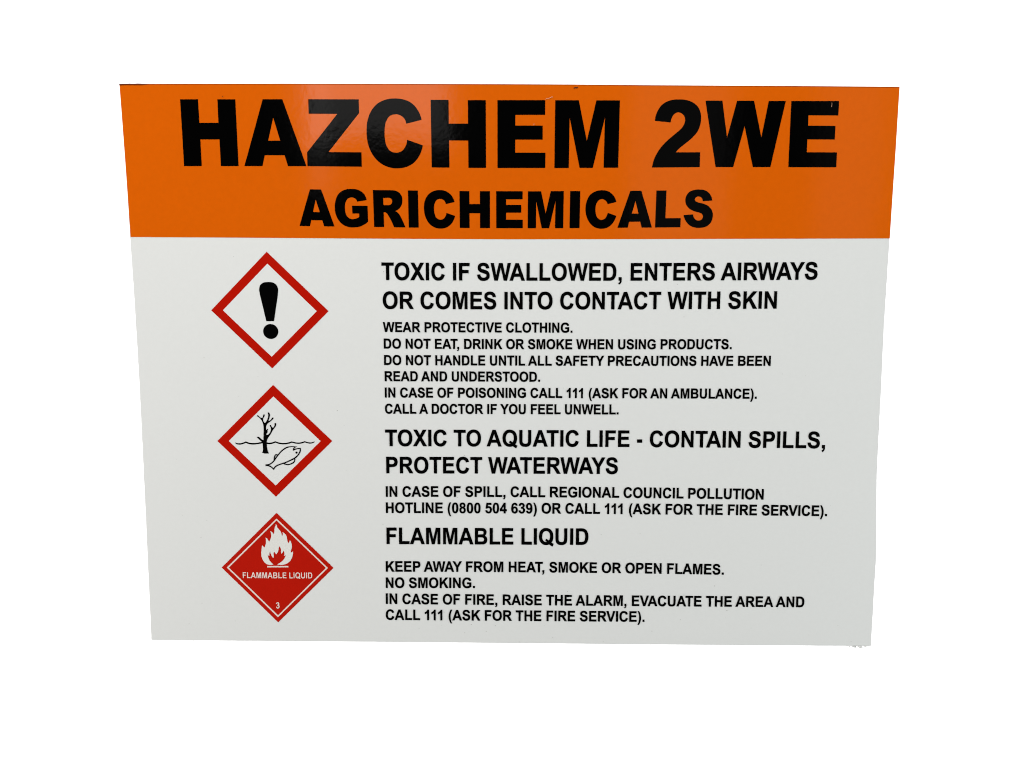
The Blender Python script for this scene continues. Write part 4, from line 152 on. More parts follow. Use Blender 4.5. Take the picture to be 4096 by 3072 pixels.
FLAME = [[[-292.46,-237.05],[-292.92,-237.21],[-293.4,-237.34],[-293.87,-237.46],[-294.35,-237.56],[-295.1,-237.67],[-295.86,-237.73],[-296.61,-237.74],[-297.36,-237.69],[-298.33,-237.54],[-299.29,-237.29],[-300.22,-236.95],[-301.09,-236.52],[-302.03,-235.87],[-302.9,-235.08],[-303.69,-234.2],[-304.4,-233.28],[-305.07,-232.22],[-305.65,-231.08],[-306.14,-229.9],[-306.54,-228.69],[-306.86,-227.39],[-307.07,-226.05],[-307.19,-224.69],[-307.24,-223.34],[-307.19,-221.91],[-307.04,-220.47],[-306.84,-219.03],[-306.65,-217.6],[-306.49,-216.43],[-306.33,-215.26],[-306.15,-214.1],[-305.97,-212.93],[-305.59,-213.24],[-305.22,-213.56],[-304.86,-213.89],[-304.5,-214.23],[-304.12,-214.59],[-303.75,-214.97],[-303.39,-215.35],[-303.04,-215.75],[-302.73,-215.07],[-302.45,-214.39],[-302.19,-213.69],[-301.96,-212.99],[-301.66,-211.96],[-301.4,-210.91],[-301.21,-209.85],[-301.07,-208.78],[-301.0,-208.02],[-300.96,-207.26],[-300.96,-206.49],[-300.99,-205.73],[-301.06,-205.09],[-301.15,-204.44],[-301.27,-203.8],[-301.42,-203.18],[-301.03,-203.28],[-300.64,-203.42],[-300.27,-203.6],[-299.93,-203.82],[-299.49,-204.24],[-299.13,-204.77],[-298.8,-205.34],[-298.48,-205.91],[-298.11,-206.55],[-297.76,-207.2],[-297.43,-207.86],[-297.12,-208.54],[-296.66,-207.77],[-296.22,-206.97],[-295.83,-206.15],[-295.47,-205.32],[-295.08,-204.3],[-294.74,-203.25],[-294.48,-202.19],[-294.32,-201.12],[-294.28,-200.26],[-294.31,-199.4],[-294.39,-198.53],[-294.54,-197.69],[-294.7,-197.03],[-294.9,-196.37],[-295.14,-195.72],[-295.41,-195.1],[-294.98,-195.22],[-294.55,-195.37],[-294.13,-195.56],[-293.74,-195.78],[-293.34,-196.06],[-292.96,-196.38],[-292.61,-196.74],[-292.28,-197.11],[-291.95,-197.52],[-291.66,-197.96],[-291.39,-198.42],[-291.16,-198.89],[-290.92,-198.32],[-290.71,-197.73],[-290.53,-197.13],[-290.39,-196.53],[-290.28,-195.68],[-290.26,-194.82],[-290.26,-193.95],[-290.2,-193.1],[-290.07,-192.28],[-289.91,-191.46],[-289.72,-190.65],[-289.48,-189.86],[-289.29,-189.38],[-289.08,-188.9],[-288.87,-188.43],[-288.69,-187.95],[-288.54,-187.43],[-288.41,-186.91],[-288.3,-186.38],[-288.22,-185.85],[-287.93,-186.15],[-287.65,-186.47],[-287.39,-186.82],[-287.17,-187.18],[-286.93,-187.85],[-286.81,-188.59],[-286.7,-189.34],[-286.49,-190.03],[-286.05,-190.77],[-285.48,-191.44],[-284.88,-192.09],[-284.31,-192.76],[-283.77,-193.48],[-283.24,-194.2],[-282.75,-194.95],[-282.32,-195.73],[-282.05,-196.37],[-281.82,-197.03],[-281.62,-197.71],[-281.45,-198.39],[-281.31,-199.1],[-281.2,-199.83],[-281.14,-200.56],[-281.1,-201.29],[-280.69,-200.79],[-280.34,-200.2],[-280.06,-199.58],[-279.89,-198.96],[-279.82,-198.26],[-279.87,-197.53],[-280.02,-196.82],[-280.27,-196.18],[-279.69,-196.42],[-279.12,-196.72],[-278.57,-197.05],[-278.06,-197.42],[-277.43,-197.96],[-276.84,-198.55],[-276.31,-199.2],[-275.87,-199.89],[-275.5,-200.69],[-275.22,-201.54],[-275.01,-202.43],[-274.82,-203.32],[-274.67,-204.27],[-274.59,-205.23],[-274.51,-206.19],[-274.34,-207.13],[-274.13,-207.91],[-273.87,-208.69],[-273.58,-209.44],[-273.25,-210.18],[-272.94,-209.77],[-272.65,-209.34],[-272.38,-208.9],[-272.12,-208.46],[-271.83,-207.88],[-271.57,-207.3],[-271.34,-206.69],[-271.13,-206.09],[-270.72,-206.88],[-270.34,-207.7],[-270.0,-208.54],[-269.71,-209.4],[-269.39,-210.52],[-269.14,-211.66],[-268.99,-212.82],[-268.95,-213.98],[-269.0,-214.84],[-269.12,-215.71],[-269.29,-216.57],[-269.51,-217.42],[-269.76,-218.1],[-270.08,-218.76],[-270.36,-219.42],[-270.5,-220.1],[-270.5,-220.61],[-270.44,-221.13],[-270.33,-221.65],[-270.17,-222.13],[-269.82,-222.0],[-269.47,-221.84],[-269.14,-221.65],[-268.84,-221.43],[-268.53,-221.14],[-268.25,-220.82],[-268.0,-220.46],[-267.8,-220.09],[-267.77,-220.95],[-267.78,-221.81],[-267.83,-222.67],[-267.91,-223.53],[-268.07,-224.7],[-268.3,-225.87],[-268.6,-227.01],[-268.98,-228.13],[-269.52,-229.35],[-270.15,-230.55],[-270.88,-231.69],[-271.71,-232.73],[-272.56,-233.62],[-273.49,-234.44],[-274.49,-235.18],[-275.53,-235.82],[-276.69,-236.38],[-277.92,-236.84],[-279.18,-237.2],[-280.45,-237.45],[-281.47,-237.59],[-282.51,-237.66],[-283.55,-237.66],[-284.58,-237.59],[-285.34,-237.47],[-286.1,-237.31],[-286.84,-237.11],[-287.57,-236.87],[-286.59,-236.4],[-285.62,-235.88],[-284.68,-235.31],[-283.77,-234.71],[-282.85,-234.05],[-281.96,-233.36],[-281.11,-232.61],[-280.32,-231.82],[-279.73,-231.15],[-279.17,-230.44],[-278.65,-229.7],[-278.2,-228.94],[-277.75,-228.0],[-277.37,-227.02],[-277.08,-226.0],[-276.87,-224.99],[-277.08,-225.15],[-277.3,-225.31],[-277.52,-225.46],[-277.75,-225.6],[-278.07,-225.79],[-278.4,-225.96],[-278.74,-226.12],[-279.08,-226.26],[-278.81,-225.62],[-278.6,-224.95],[-278.45,-224.27],[-278.38,-223.58],[-278.37,-223.05],[-278.4,-222.52],[-278.47,-221.99],[-278.6,-221.48],[-278.78,-220.97],[-279.01,-220.47],[-279.29,-220.0],[-279.6,-219.57],[-279.79,-220.17],[-280.03,-220.77],[-280.33,-221.34],[-280.67,-221.87],[-281.04,-222.34],[-281.46,-222.78],[-281.91,-223.17],[-282.39,-223.52],[-282.52,-222.98],[-282.62,-222.43],[-282.68,-221.87],[-282.72,-221.31],[-282.69,-220.64],[-282.58,-219.96],[-282.49,-219.29],[-282.47,-218.63],[-282.55,-217.94],[-282.69,-217.25],[-282.9,-216.58],[-283.16,-215.96],[-283.52,-215.34],[-283.96,-214.75],[-284.45,-214.21],[-284.99,-213.75],[-285.07,-214.59],[-285.17,-215.44],[-285.29,-216.28],[-285.44,-217.11],[-285.6,-217.99],[-285.77,-218.86],[-285.99,-219.73],[-286.27,-220.56],[-286.69,-221.51],[-287.2,-222.43],[-287.77,-223.31],[-288.41,-224.13],[-288.81,-223.8],[-289.19,-223.45],[-289.55,-223.08],[-289.88,-222.68],[-290.19,-222.25],[-290.48,-221.8],[-290.74,-221.33],[-290.96,-220.85],[-291.28,-221.31],[-291.56,-221.81],[-291.79,-222.35],[-291.95,-222.88],[-292.0,-223.62],[-291.9,-224.39],[-291.77,-225.17],[-291.72,-225.94],[-291.78,-226.73],[-291.9,-227.53],[-292.07,-228.31],[-292.28,-229.08],[-292.78,-228.54],[-293.26,-227.96],[-293.7,-227.35],[-294.1,-226.72],[-294.54,-225.9],[-294.92,-225.05],[-295.24,-224.17],[-295.52,-223.28],[-295.72,-222.53],[-295.89,-221.77],[-296.03,-221.0],[-296.13,-220.22],[-296.41,-220.87],[-296.65,-221.54],[-296.85,-222.22],[-297.02,-222.91],[-297.16,-223.72],[-297.24,-224.55],[-297.27,-225.38],[-297.24,-226.2],[-297.49,-226.09],[-297.74,-225.96],[-297.98,-225.82],[-298.21,-225.67],[-298.46,-225.48],[-298.69,-225.28],[-298.92,-225.06],[-299.13,-224.83],[-299.05,-225.8],[-298.91,-226.76],[-298.71,-227.72],[-298.47,-228.65],[-298.09,-229.75],[-297.63,-230.83],[-297.1,-231.87],[-296.5,-232.86],[-295.64,-234.03],[-294.67,-235.14],[-293.6,-236.15]]]
FLAMEBASE = [[[-300.1,-239.0],[-273.83,-238.87],[-273.86,-240.71],[-300.25,-240.85]]]
LINES = [["H","TOXIC IF SWALLOWED, ENTERS AIRWAYS",-152.34,366.49,20.46,1.5804e-05,-0.000281291,113.46],["H","OR COMES INTO CONTACT WITH SKIN",-151.45,319.71,20.44,1.29133e-05,0.000862276,79.4244],["I","WEAR PROTECTIVE CLOTHING.",-151.94,76.07,11.78,0.0,-0.00096487,51.6534],["I","DO NOT EAT, DRINK OR SMOKE WHEN USING PRODUCTS.",-151.17,267.92,11.84,9.48062e-06,8.6199e-05,31.6364],["I","DO NOT HANDLE UNTIL ALL SAFETY PRECAUTIONS HAVE BEEN",-151.08,315.4,11.89,7.19017e-06,-0.000281129,11.7234],["I","READ AND UNDERSTOOD.",-150.7,37.49,11.95,0.0,-0.000903342,-7.86613],["I","IN CASE OF POISONING CALL 111 (ASK FOR AN AMBULANCE).",-150.87,300.24,12.0,-2.52859e-06,0.000266858,-27.6522],["I","CALL A DOCTOR IF YOU FEEL UNWELL.",-151.03,133.25,11.99,0.0,0.000246236,-47.5428],["H","TOXIC TO AQUATIC LIFE - CONTAIN SPILLS,",-151.34,385.38,20.19,-5.74412e-06,5.8768e-05,-87.5395],["H","PROTECT WATERWAYS",-150.39,133.51,20.25,0.0,0.000739697,-121.279],["I","IN CASE OF SPILL, CALL REGIONAL COUNCIL POLLUTION",-151.39,312.8,13.04,-1.78336e-05,-0.000482175,-150.534],["I","HOTLINE (0800 504 639) OR CALL 111 (ASK FOR THE FIRE SERVICE).",-151.49,391.31,13.07,-1.09648e-05,-0.000354943,-171.032],["H","FLAMMABLE LIQUID",-151.16,98.37,20.54,0.0,0.000280527,-210.338],["I","KEEP AWAY FROM HEAT, SMOKE OR OPEN FLAMES.",-152.48,266.52,13.12,-2.08234e-05,-0.00177804,-245.267],["I","NO SMOKING.",-152.7,-41.95,13.15,0.0,0.00370203,-265.625],["I","IN CASE OF FIRE, RAISE THE ALARM, EVACUATE THE AREA AND",-152.9,367.21,13.18,3.1041e-06,-0.00335698,-287.136],["I","CALL 111 (ASK FOR THE FIRE SERVICE).",-153.09,169.34,13.18,0.0,-0.00226406,-307.297],["D","FLAMMABLE LIQUID",-331.06,-244.25,7.48,0.0,0.000691165,-254.451],["N","3",-290.27,-285.84,7.84,0.0,0.00677201,-291.184]]
SCRATCH = [[[[41.54,320.65],[41.82,320.78],[42.19,320.97],[42.63,321.19],[43.09,321.39],[43.52,321.52],[43.93,321.61],[44.37,321.64],[44.87,321.66],[45.41,321.72],[46.0,321.87],[46.66,322.15],[47.37,322.53],[48.07,322.93],[48.69,323.25],[49.12,323.41],[49.31,323.42],[49.44,323.34],[49.57,323.16],[49.69,322.95],[49.79,322.8]],[[41.4,320.88],[41.64,321.05],[41.99,321.29],[42.41,321.56],[42.88,321.82],[43.36,322.03],[43.85,322.13],[44.34,322.16],[44.82,322.19],[45.31,322.24],[45.81,322.36],[46.4,322.62],[47.09,322.99],[47.79,323.39],[48.45,323.73],[49.01,323.93],[49.48,323.87],[49.78,323.61],[49.92,323.31],[49.99,323.07],[50.04,322.92]]],[[[371.73,317.86],[371.7,317.48],[371.69,316.96],[371.71,316.34],[371.74,315.72],[371.76,315.16],[371.75,314.61],[371.71,314.04],[371.67,313.49],[371.63,313.02],[371.6,312.69]],[[371.76,317.86],[371.84,317.49],[371.95,316.96],[372.02,316.35],[372.06,315.72],[372.08,315.14],[372.06,314.58],[372.03,314.0],[371.98,313.45],[371.94,312.98],[371.91,312.65]]],[[[28.35,293.91],[28.29,293.67],[28.19,293.32],[28.09,292.93],[28.0,292.58],[27.93,292.34]],[[28.97,293.75],[28.91,293.51],[28.82,293.16],[28.71,292.77],[28.62,292.42],[28.56,292.18]]]]
SCUFF = [[[[74.26,332.61],[74.5,332.78],[74.82,333.02],[75.18,333.27],[75.54,333.47],[75.84,333.58],[76.12,333.59],[76.49,333.52],[76.92,333.41],[77.38,333.32],[77.85,333.32],[78.28,333.46],[78.61,333.68],[78.86,333.91],[79.04,334.09],[79.16,334.21]],[[73.73,333.3],[73.96,333.45],[74.29,333.7],[74.69,333.97],[75.15,334.23],[75.65,334.4],[76.17,334.42],[76.67,334.34],[77.12,334.23],[77.48,334.16],[77.71,334.15],[77.86,334.21],[78.05,334.33],[78.23,334.5],[78.4,334.68],[78.54,334.81]]],[[[-332.77,324.37],[-332.76,324.25],[-332.74,324.07],[-332.71,323.86],[-332.69,323.68],[-332.68,323.56]],[[-331.95,324.5],[-331.93,324.38],[-331.91,324.2],[-331.89,324.0],[-331.87,323.81],[-331.85,323.69]]]]
SPECKS = [[426.99,-331.85,0.402,2.19],[-254.27,-276.34,0.255,1.37],[255.63,-261.68,0.488,0.51],[88.78,-27.35,0.188,3.0],[-54.56,-323.14,0.45,0.54],[-383.03,-286.95,0.408,1.28],[28.8,-306.42,0.209,0.5],[44.53,-313.45,0.302,2.04],[-90.27,-322.18,0.231,1.18],[5.72,-290.11,0.351,1.96],[356.35,-148.97,0.235,1.56],[-285.39,-302.63,0.439,1.31],[358.38,0.19,0.357,2.65],[329.63,-278.04,0.365,0.77],[214.27,-304.97,0.367,0.2],[38.89,-138.97,0.29,2.41],[-403.49,-175.36,0.338,1.79],[312.82,-234.92,0.337,2.91],[150.0,-16.52,0.45,1.1],[-272.89,-31.56,0.371,1.37],[-209.32,-44.1,0.462,3.08],[114.27,-197.39,0.391,2.59],[-133.59,-138.35,0.214,2.38],[270.14,-302.23,0.229,2.96],[-27.87,-320.93,0.487,3.06],[-408.46,-105.64,0.185,2.06],[35.12,-301.46,0.261,2.98],[200.57,109.52,0.376,0.9],[-80.42,-296.74,0.469,2.26],[48.76,-38.63,0.417,3.11],[-381.72,-203.23,0.44,0.28],[302.09,-315.11,0.282,1.4],[-117.92,-295.36,0.277,2.94],[384.16,-321.97,0.202,0.29],[55.41,-328.53,0.377,3.0],[-304.91,-2.52,0.256,0.98],[-328.66,140.82,0.346,2.97],[-46.38,-312.37,0.472,2.31],[297.14,-283.8,0.233,1.28],[218.06,-273.49,0.449,0.52],[-240.7,-262.1,0.282,1.23],[-201.3,-62.53,0.249,1.77],[-267.42,-334.32,0.293,3.0],[-399.95,-313.59,0.481,2.91],[13.46,-334.41,0.409,3.0],[395.43,-159.84,0.231,1.37],[334.58,-289.92,0.213,0.73],[-329.64,-27.29,0.188,2.63],[-83.95,-314.07,0.216,0.26],[-308.59,-282.65,0.309,2.75],[79.67,-275.52,0.297,0.53],[-144.27,-277.69,0.379,1.92],[-235.01,64.14,0.181,1.83],[-46.14,-287.05,0.315,2.1],[-385.64,-176.28,0.252,1.14],[73.37,-269.55,0.448,2.62],[-63.01,-151.43,0.311,1.59],[140.68,-323.38,0.213,2.85],[162.28,-195.66,0.326,1.76],[66.14,-15.55,0.313,0.18],[201.36,-70.77,0.476,2.73],[-199.93,-118.58,0.212,2.5],[-155.44,-185.78,0.338,0.09],[60.23,-276.2,0.384,0.79],[-54.76,-98.82,0.473,0.96],[-394.73,-335.0,0.331,2.85],[373.95,-323.48,0.226,2.65],[-72.35,-113.45,0.448,1.36],[-369.64,19.98,0.396,3.0],[48.2,-182.83,0.221,0.19],[134.93,-58.33,0.198,1.51],[99.45,-275.4,0.339,1.53],[116.96,-304.48,0.357,1.58],[271.75,-292.9,0.405,2.06],[-111.74,-317.85,0.331,1.8],[409.97,-311.24,0.295,2.46],[329.99,2.38,0.389,0.91],[-373.73,-181.73,0.334,1.82],[118.27,-332.91,0.433,3.03],[178.98,-319.68,0.474,1.07],[-150.06,123.47,0.481,1.49],[-334.9,-92.72,0.382,2.62],[67.31,-181.58,0.234,1.04],[-341.65,-309.57,0.314,0.72],[314.23,-286.14,0.261,2.0],[209.7,70.69,0.418,0.28],[-16.18,-313.88,0.44,0.73],[313.81,-279.58,0.259,2.02],[182.63,95.6,0.332,2.4],[21.27,12.02,0.416,1.45]]
BURRS = [[425.74,-338.9,1.01],[429.2,-338.39,1.16],[430.83,-338.2,1.3],[431.95,-338.72,1.01],[432.88,-339.24,1.01],[433.57,-338.11,0.72],[436.87,-338.42,1.16],[438.34,-338.9,1.45],[439.64,-339.42,1.59],[440.53,-338.78,1.45],[445.45,-338.41,1.3],[446.01,-338.75,0.87],[150.25,-338.02,0.64],[153.3,-338.03,0.64],[159.84,-338.06,0.64],[165.71,-338.08,0.64],[177.55,-338.13,0.64],[182.97,-338.15,0.64],[237.09,-338.36,0.64],[257.15,-338.44,0.64],[260.53,-338.46,0.64],[271.8,-338.5,0.64],[282.39,-338.54,0.64]]

# ------------------------------------------------------------------ letter shapes of the bold grotesque used for the small print
# 2048-unit em; numbers are on-curve corners, a trailing * marks a quadratic control point
GLYPHS = {
'A': (1479, ['1471,0 1149,0 1021,333 435,333 314,0 0,0 571,1466 884,1466', '926,580 724,1124 526,580']),
'B': (1479, ['150,1466 736,1466 910,1466* 996,1451 1081,1437* 1149,1391 1216,1345* 1261,1268 1306,1192* 1306,1097 1306,994* 1250,908 1195,822* 1100,779 1234,740* 1306,646 1378,552* 1378,425 1378,325* 1331,230 1285,136* 1204,79 1124,23* 1006,10 932,2* 649,0 150,0',
  '446,1222 446,883 640,883 813,883* 855,888 931,897* 974,940 1018,984* 1018,1055 1018,1123* 980,1165 943,1208* 869,1217 825,1222* 616,1222',
  '446,639 446,247 720,247 880,247* 923,256 989,268* 1030,314 1072,361* 1072,439 1072,505* 1040,551 1008,597* 947,618 887,639* 685,639']),
'C': (1479, ['1087,539 1374,448 1308,208* 1154,91 1001,-25* 765,-25 473,-25* 285,174 97,374* 97,720 97,1086* 286,1288 475,1491* 783,1491 1052,1491* 1220,1332 1320,1238* 1370,1062 1077,992 1051,1106* 968,1172 886,1238* 768,1238 605,1238* 503,1121 402,1004* 402,742 402,464* 502,346 602,228* 762,228 880,228* 965,303 1050,378* 1087,539']),
'D': (1479, ['148,1466 689,1466 872,1466* 968,1438 1097,1400* 1189,1303 1281,1206* 1329,1065 1377,925* 1377,719 1377,538* 1332,407 1277,247* 1175,148 1098,73* 967,31 869,0* 705,0 148,0',
  '444,1218 444,247 665,247 789,247* 844,261 916,279* 963,322 1011,365* 1041,463 1071,562* 1071,732 1071,902* 1041,993 1011,1084* 957,1135 903,1186* 820,1204 758,1218* 577,1218']),
'E': (1366, ['149,0 149,1466 1236,1466 1236,1218 445,1218 445,893 1181,893 1181,646 445,646 445,247 1264,247 1264,0']),
'F': (1251, ['151,0 151,1466 1156,1466 1156,1218 447,1218 447,871 1059,871 1059,623 447,623 447,0']),
'G': (1593, ['831,539 831,786 1469,786 1469,202 1376,112* 1199,43 1023,-25* 842,-25 612,-25* 441,71 270,168* 184,347 98,527* 98,738 98,967* 194,1145 290,1323* 475,1415 616,1491* 826,1491 1099,1491* 1252,1376 1406,1262* 1450,1060 1156,1005 1125,1113* 1039,1175 954,1238* 826,1238 632,1238* 517,1115 403,992* 403,750 403,489* 519,358 635,228* 823,228 916,228* 1009,264 1103,301* 1170,353 1170,539']),
'H': (1479, ['150,0 150,1466 446,1466 446,889 1026,889 1026,1466 1322,1466 1322,0 1026,0 1026,641 446,641 446,0']),
'I': (569, ['140,0 140,1466 436,1466 436,0']),
'K': (1479, ['153,0 153,1466 449,1466 449,815 1047,1466 1445,1466 893,895 1475,0 1092,0 689,688 449,443 449,0']),
'L': (1251, ['157,0 157,1466 453,1466 453,247 1189,247 1189,0']),
'M': (1706, ['145,0 145,1466 588,1466 854,466 1117,1466 1561,1466 1561,0 1286,0 1286,1154 995,0 710,0 420,1154 420,0']),
'N': (1479, ['152,0 152,1466 440,1466 1040,487 1040,1466 1315,1466 1315,0 1018,0 427,956 427,0']),
'O': (1593, ['88,724 88,948* 155,1100 205,1212* 291,1301 378,1390* 481,1433 618,1491* 797,1491 1121,1491* 1315,1290 1510,1089* 1510,731 1510,376* 1317,175 1124,-25* 801,-25 474,-25* 281,174 88,374*',
  '393,734 393,485* 508,356 623,228* 800,228 977,228* 1090,355 1204,483* 1204,738 1204,990* 1093,1114 983,1238* 800,1238 617,1238* 505,1112 393,987*']),
'P': (1366, ['149,0 149,1466 624,1466 894,1466* 976,1444 1102,1411* 1187,1300 1272,1190* 1272,1015 1272,880* 1223,788 1174,696* 1098,643 1023,591* 945,574 839,553* 638,553 445,553 445,0',
  '445,1218 445,802 607,802 782,802* 841,825 900,848* 933,897 967,946* 967,1011 967,1091* 920,1143 873,1195* 801,1208 748,1218* 588,1218']),
'Q': (1593, ['1312,196 1427,114* 1540,66 1440,-158 1270,-95* 1102,35 970,-25* 801,-25 474,-25* 281,174 88,374* 88,724 88,948* 155,1100 205,1212* 291,1301 378,1390* 481,1433 618,1491* 797,1491 1121,1491* 1315,1290 1510,1089* 1510,731 1510,543* 1455,402 1405,282* 1312,196',
  '1072,360 1136,430* 1170,525 1204,620* 1204,735 1204,990* 1093,1114 983,1238* 800,1238 617,1238* 505,1112 393,987* 393,734 393,485* 505,356 618,226* 795,226 865,226* 925,249 830,311* 732,346 812,512 966,457* 1072,360']),
'R': (1479, ['150,0 150,1466 773,1466 1008,1466* 1114,1426 1221,1387* 1285,1286 1349,1185* 1349,1055 1349,890* 1252,782 1155,675* 962,647 1058,591* 1120,524 1183,457* 1289,286 1468,0 1114,0 900,319 786,490* 744,534 702,579* 655,595 608,612* 506,612 446,612 446,0',
  '446,846 665,846 878,846* 931,864 984,882* 1014,926 1044,970* 1044,1036 1044,1110* 1004,1155 965,1201* 893,1213 857,1218* 677,1218 446,1218']),
'S': (1366, ['74,477 362,505 388,360* 467,292 547,224* 682,224 825,224* 897,284 970,345* 970,426 970,478* 939,514 909,551* 833,578 781,596* 596,642 358,701* 262,787 127,908* 127,1082 127,1194* 190,1291 254,1389* 373,1440 493,1491* 662,1491 938,1491* 1077,1370 1217,1249* 1224,1047 928,1034 909,1147* 846,1196 784,1246* 659,1246 530,1246* 457,1193 410,1159* 410,1102 410,1050* 454,1013 510,966* 726,915 942,864* 1045,809 1149,755* 1207,660 1266,566* 1266,427 1266,301* 1196,191 1126,81* 998,27 870,-26* 679,-26 401,-26* 252,102 103,231* 74,477']),
'T': (1251, ['479,0 479,1218 44,1218 44,1466 1209,1466 1209,1218 775,1218 775,0']),
'U': (1479, ['147,1466 443,1466 443,672 443,483* 454,427 473,337* 544,282 616,228* 740,228 866,228* 930,279 994,331* 1007,406 1020,481* 1020,655 1020,1466 1316,1466 1316,696 1316,432* 1292,323 1268,214* 1203,139 1139,64* 1031,19 923,-25* 749,-25 539,-25* 430,23 322,72* 259,149 196,227* 176,312 147,438* 147,684']),
'V': (1366, ['523,0 -1,1466 320,1466 691,381 1050,1466 1364,1466 839,0']),
'W': (1933, ['358,0 8,1466 311,1466 532,459 800,1466 1152,1466 1409,442 1634,1466 1932,1466 1576,0 1262,0 970,1096 679,0']),
'X': (1366, ['-1,0 500,765 46,1466 392,1466 686,995 974,1466 1317,1466 861,754 1362,0 1005,0 680,507 354,0']),
'Y': (1366, ['535,0 535,617 -2,1466 345,1466 690,886 1028,1466 1369,1466 830,615 830,0']),
'0': (1139, ['562,1472 775,1472* 895,1320 1038,1140* 1038,723 1038,307* 894,125 775,-25* 562,-25 348,-25* 217,139 86,304* 86,726 86,1140* 230,1322 349,1472*',
  '562,1239 511,1239* 471,1206 431,1174* 409,1090 380,981* 380,723 380,465* 406,368 432,272* 471,240 511,208* 562,208 613,208* 653,240 693,273* 715,357 744,465* 744,723 744,981* 718,1077 692,1174* 652,1206 613,1239*']),
'1': (1139, ['806,0 525,0 525,1059 371,915* 162,846 162,1101 272,1137* 401,1237 530,1338* 578,1472 806,1472']),
'3': (1139, ['77,389 349,422 362,318* 419,263 476,208* 557,208 644,208* 703,274 763,340* 763,452 763,558* 706,620 649,682* 567,682 513,682* 438,661 469,890 583,887* 643,939 703,992* 703,1079 703,1153* 659,1197 615,1241* 542,1241 470,1241* 419,1191 368,1141* 357,1045 98,1089 125,1222* 179,1301 234,1381* 331,1426 429,1472* 550,1472 757,1472* 882,1340 985,1232* 985,1096 985,903* 774,788 900,761* 975,667 1051,573* 1051,440 1051,247* 910,111 769,-25* 559,-25 360,-25* 229,89 98,204* 77,389']),
'4': (1139, ['638,0 638,295 38,295 38,541 674,1472 910,1472 910,542 1092,542 1092,295 910,295 910,0', '638,542 638,1043 301,542']),
'5': (1139, ['91,377 371,406 383,311* 442,255 501,200* 578,200 666,200* 727,271 788,343* 788,487 788,622* 727,689 667,757* 570,757 449,757* 353,650 125,683 269,1446 1012,1446 1012,1183 482,1183 438,934 532,981* 630,981 817,981* 947,845 1077,709* 1077,492 1077,311* 972,169 829,-25* 575,-25 372,-25* 244,84 116,193* 91,377']),
'6': (1139, ['1039,1107 767,1077 757,1161* 715,1201 673,1241* 606,1241 517,1241* 455,1161 394,1081* 378,828 483,952* 639,952 815,952* 940,818 1066,684* 1066,472 1066,247* 934,111 802,-25* 595,-25 373,-25* 230,147 87,320* 87,713 87,1116* 236,1294 385,1472* 623,1472 790,1472* 899,1378 1009,1285* 1039,1107',
  '402,494 402,357* 465,282 528,208* 609,208 687,208* 739,269 791,330* 791,469 791,612* 735,678 679,745* 595,745 514,745* 458,681 402,618*']),
'8': (1139, ['325,792 216,838* 166,918 117,999* 117,1095 117,1259* 231,1366 346,1473* 557,1473 766,1473* 881,1366 997,1259* 997,1095 997,993* 944,913 891,834* 795,792 917,743* 980,649 1044,555* 1044,432 1044,229* 914,102 785,-25* 570,-25 370,-25* 237,80 80,204* 80,420 80,539* 139,638 198,738*',
  '383,1075 383,991* 430,944 478,897* 557,897 637,897* 685,944 733,992* 733,1076 733,1155* 685,1202 638,1250* 560,1250 479,1250* 431,1202 383,1154*',
  '356,441 356,325* 415,260 475,195* 564,195 651,195* 708,257 765,320* 765,438 765,541* 707,603 649,666* 560,666 457,666* 406,595 356,524*']),
'.': (569, ['147,0 147,281 428,281 428,0']),
',': (569, ['139,281 420,281 420,80 420,-42* 399,-112 378,-183* 319,-239 261,-295* 171,-327 116,-211 201,-183* 237,-134 273,-85* 275,0 139,0']),
'(': (682, ['612,-431 419,-431 266,-200* 186,49 106,298* 106,531 106,820* 205,1078 291,1302* 423,1491 615,1491 478,1188* 426,975 375,763* 375,525 375,361* 405,189 436,17* 489,-138 524,-240*']),
'-': (682, ['100,391 100,672 582,672 582,391']),
' ': (569, []),
}
KERN = {}
for k, v in {'AT': -152, 'TA': -152, 'AV': -152, 'VA': -152, 'AW': -113, 'WA': -113, 'AY': -188, 'YA': -188,
             'LT': -152, 'LV': -152, 'LW': -113, 'LY': -188, 'PA': -152, 'FA': -113, '11': -113, ' A': -76, 'A ': -76,
             'L ': -37, ' Y': -37, 'Y ': -37, 'P ': -37, 'RT': -37, 'RV': -37, 'RW': -37, 'RY': -76, 'TO': -37, 'OT': 0,
             'T,': -227, 'F.': -227, 'P.': -264, 'Y.': -227}.items():
    KERN[k] = v


def contour(txt):
    toks = []
    for t in txt.split():
        off = t.endswith('*')
        x, y = t.rstrip('*').split(',')
        toks.append((float(x), float(y), off))
    out, n = [], len(toks)
    for i, (x, y, off) in enumerate(toks):
        if not off:
            out.append((x, y))
            continue
        px, py, _ = toks[i - 1]
        nx, ny, _ = toks[(i + 1) % n]
        for k in (1, 2, 3):
            t = k / 4
            out.append(((1 - t) ** 2 * px + 2 * t * (1 - t) * x + t * t * nx,
                        (1 - t) ** 2 * py + 2 * t * (1 - t) * y + t * t * ny))
    res = [out[0]]
    for p in out[1:]:
        if abs(p[0] - res[-1][0]) + abs(p[1] - res[-1][1]) > 1e-6:
            res.append(p)
    if abs(res[0][0] - res[-1][0]) + abs(res[0][1] - res[-1][1]) < 1e-6:
        res.pop()
    return res


SHAPES = {k: (adv, [contour(c) for c in cs]) for k, (adv, cs) in GLYPHS.items()}
SHAPES[')'] = (682, [[(682 - x, y) for x, y in c][::-1] for c in SHAPES['('][1]])
SHAPES['9'] = (1139, [[(1138 - x, 1447 - y) for x, y in c] for c in SHAPES['6'][1]])


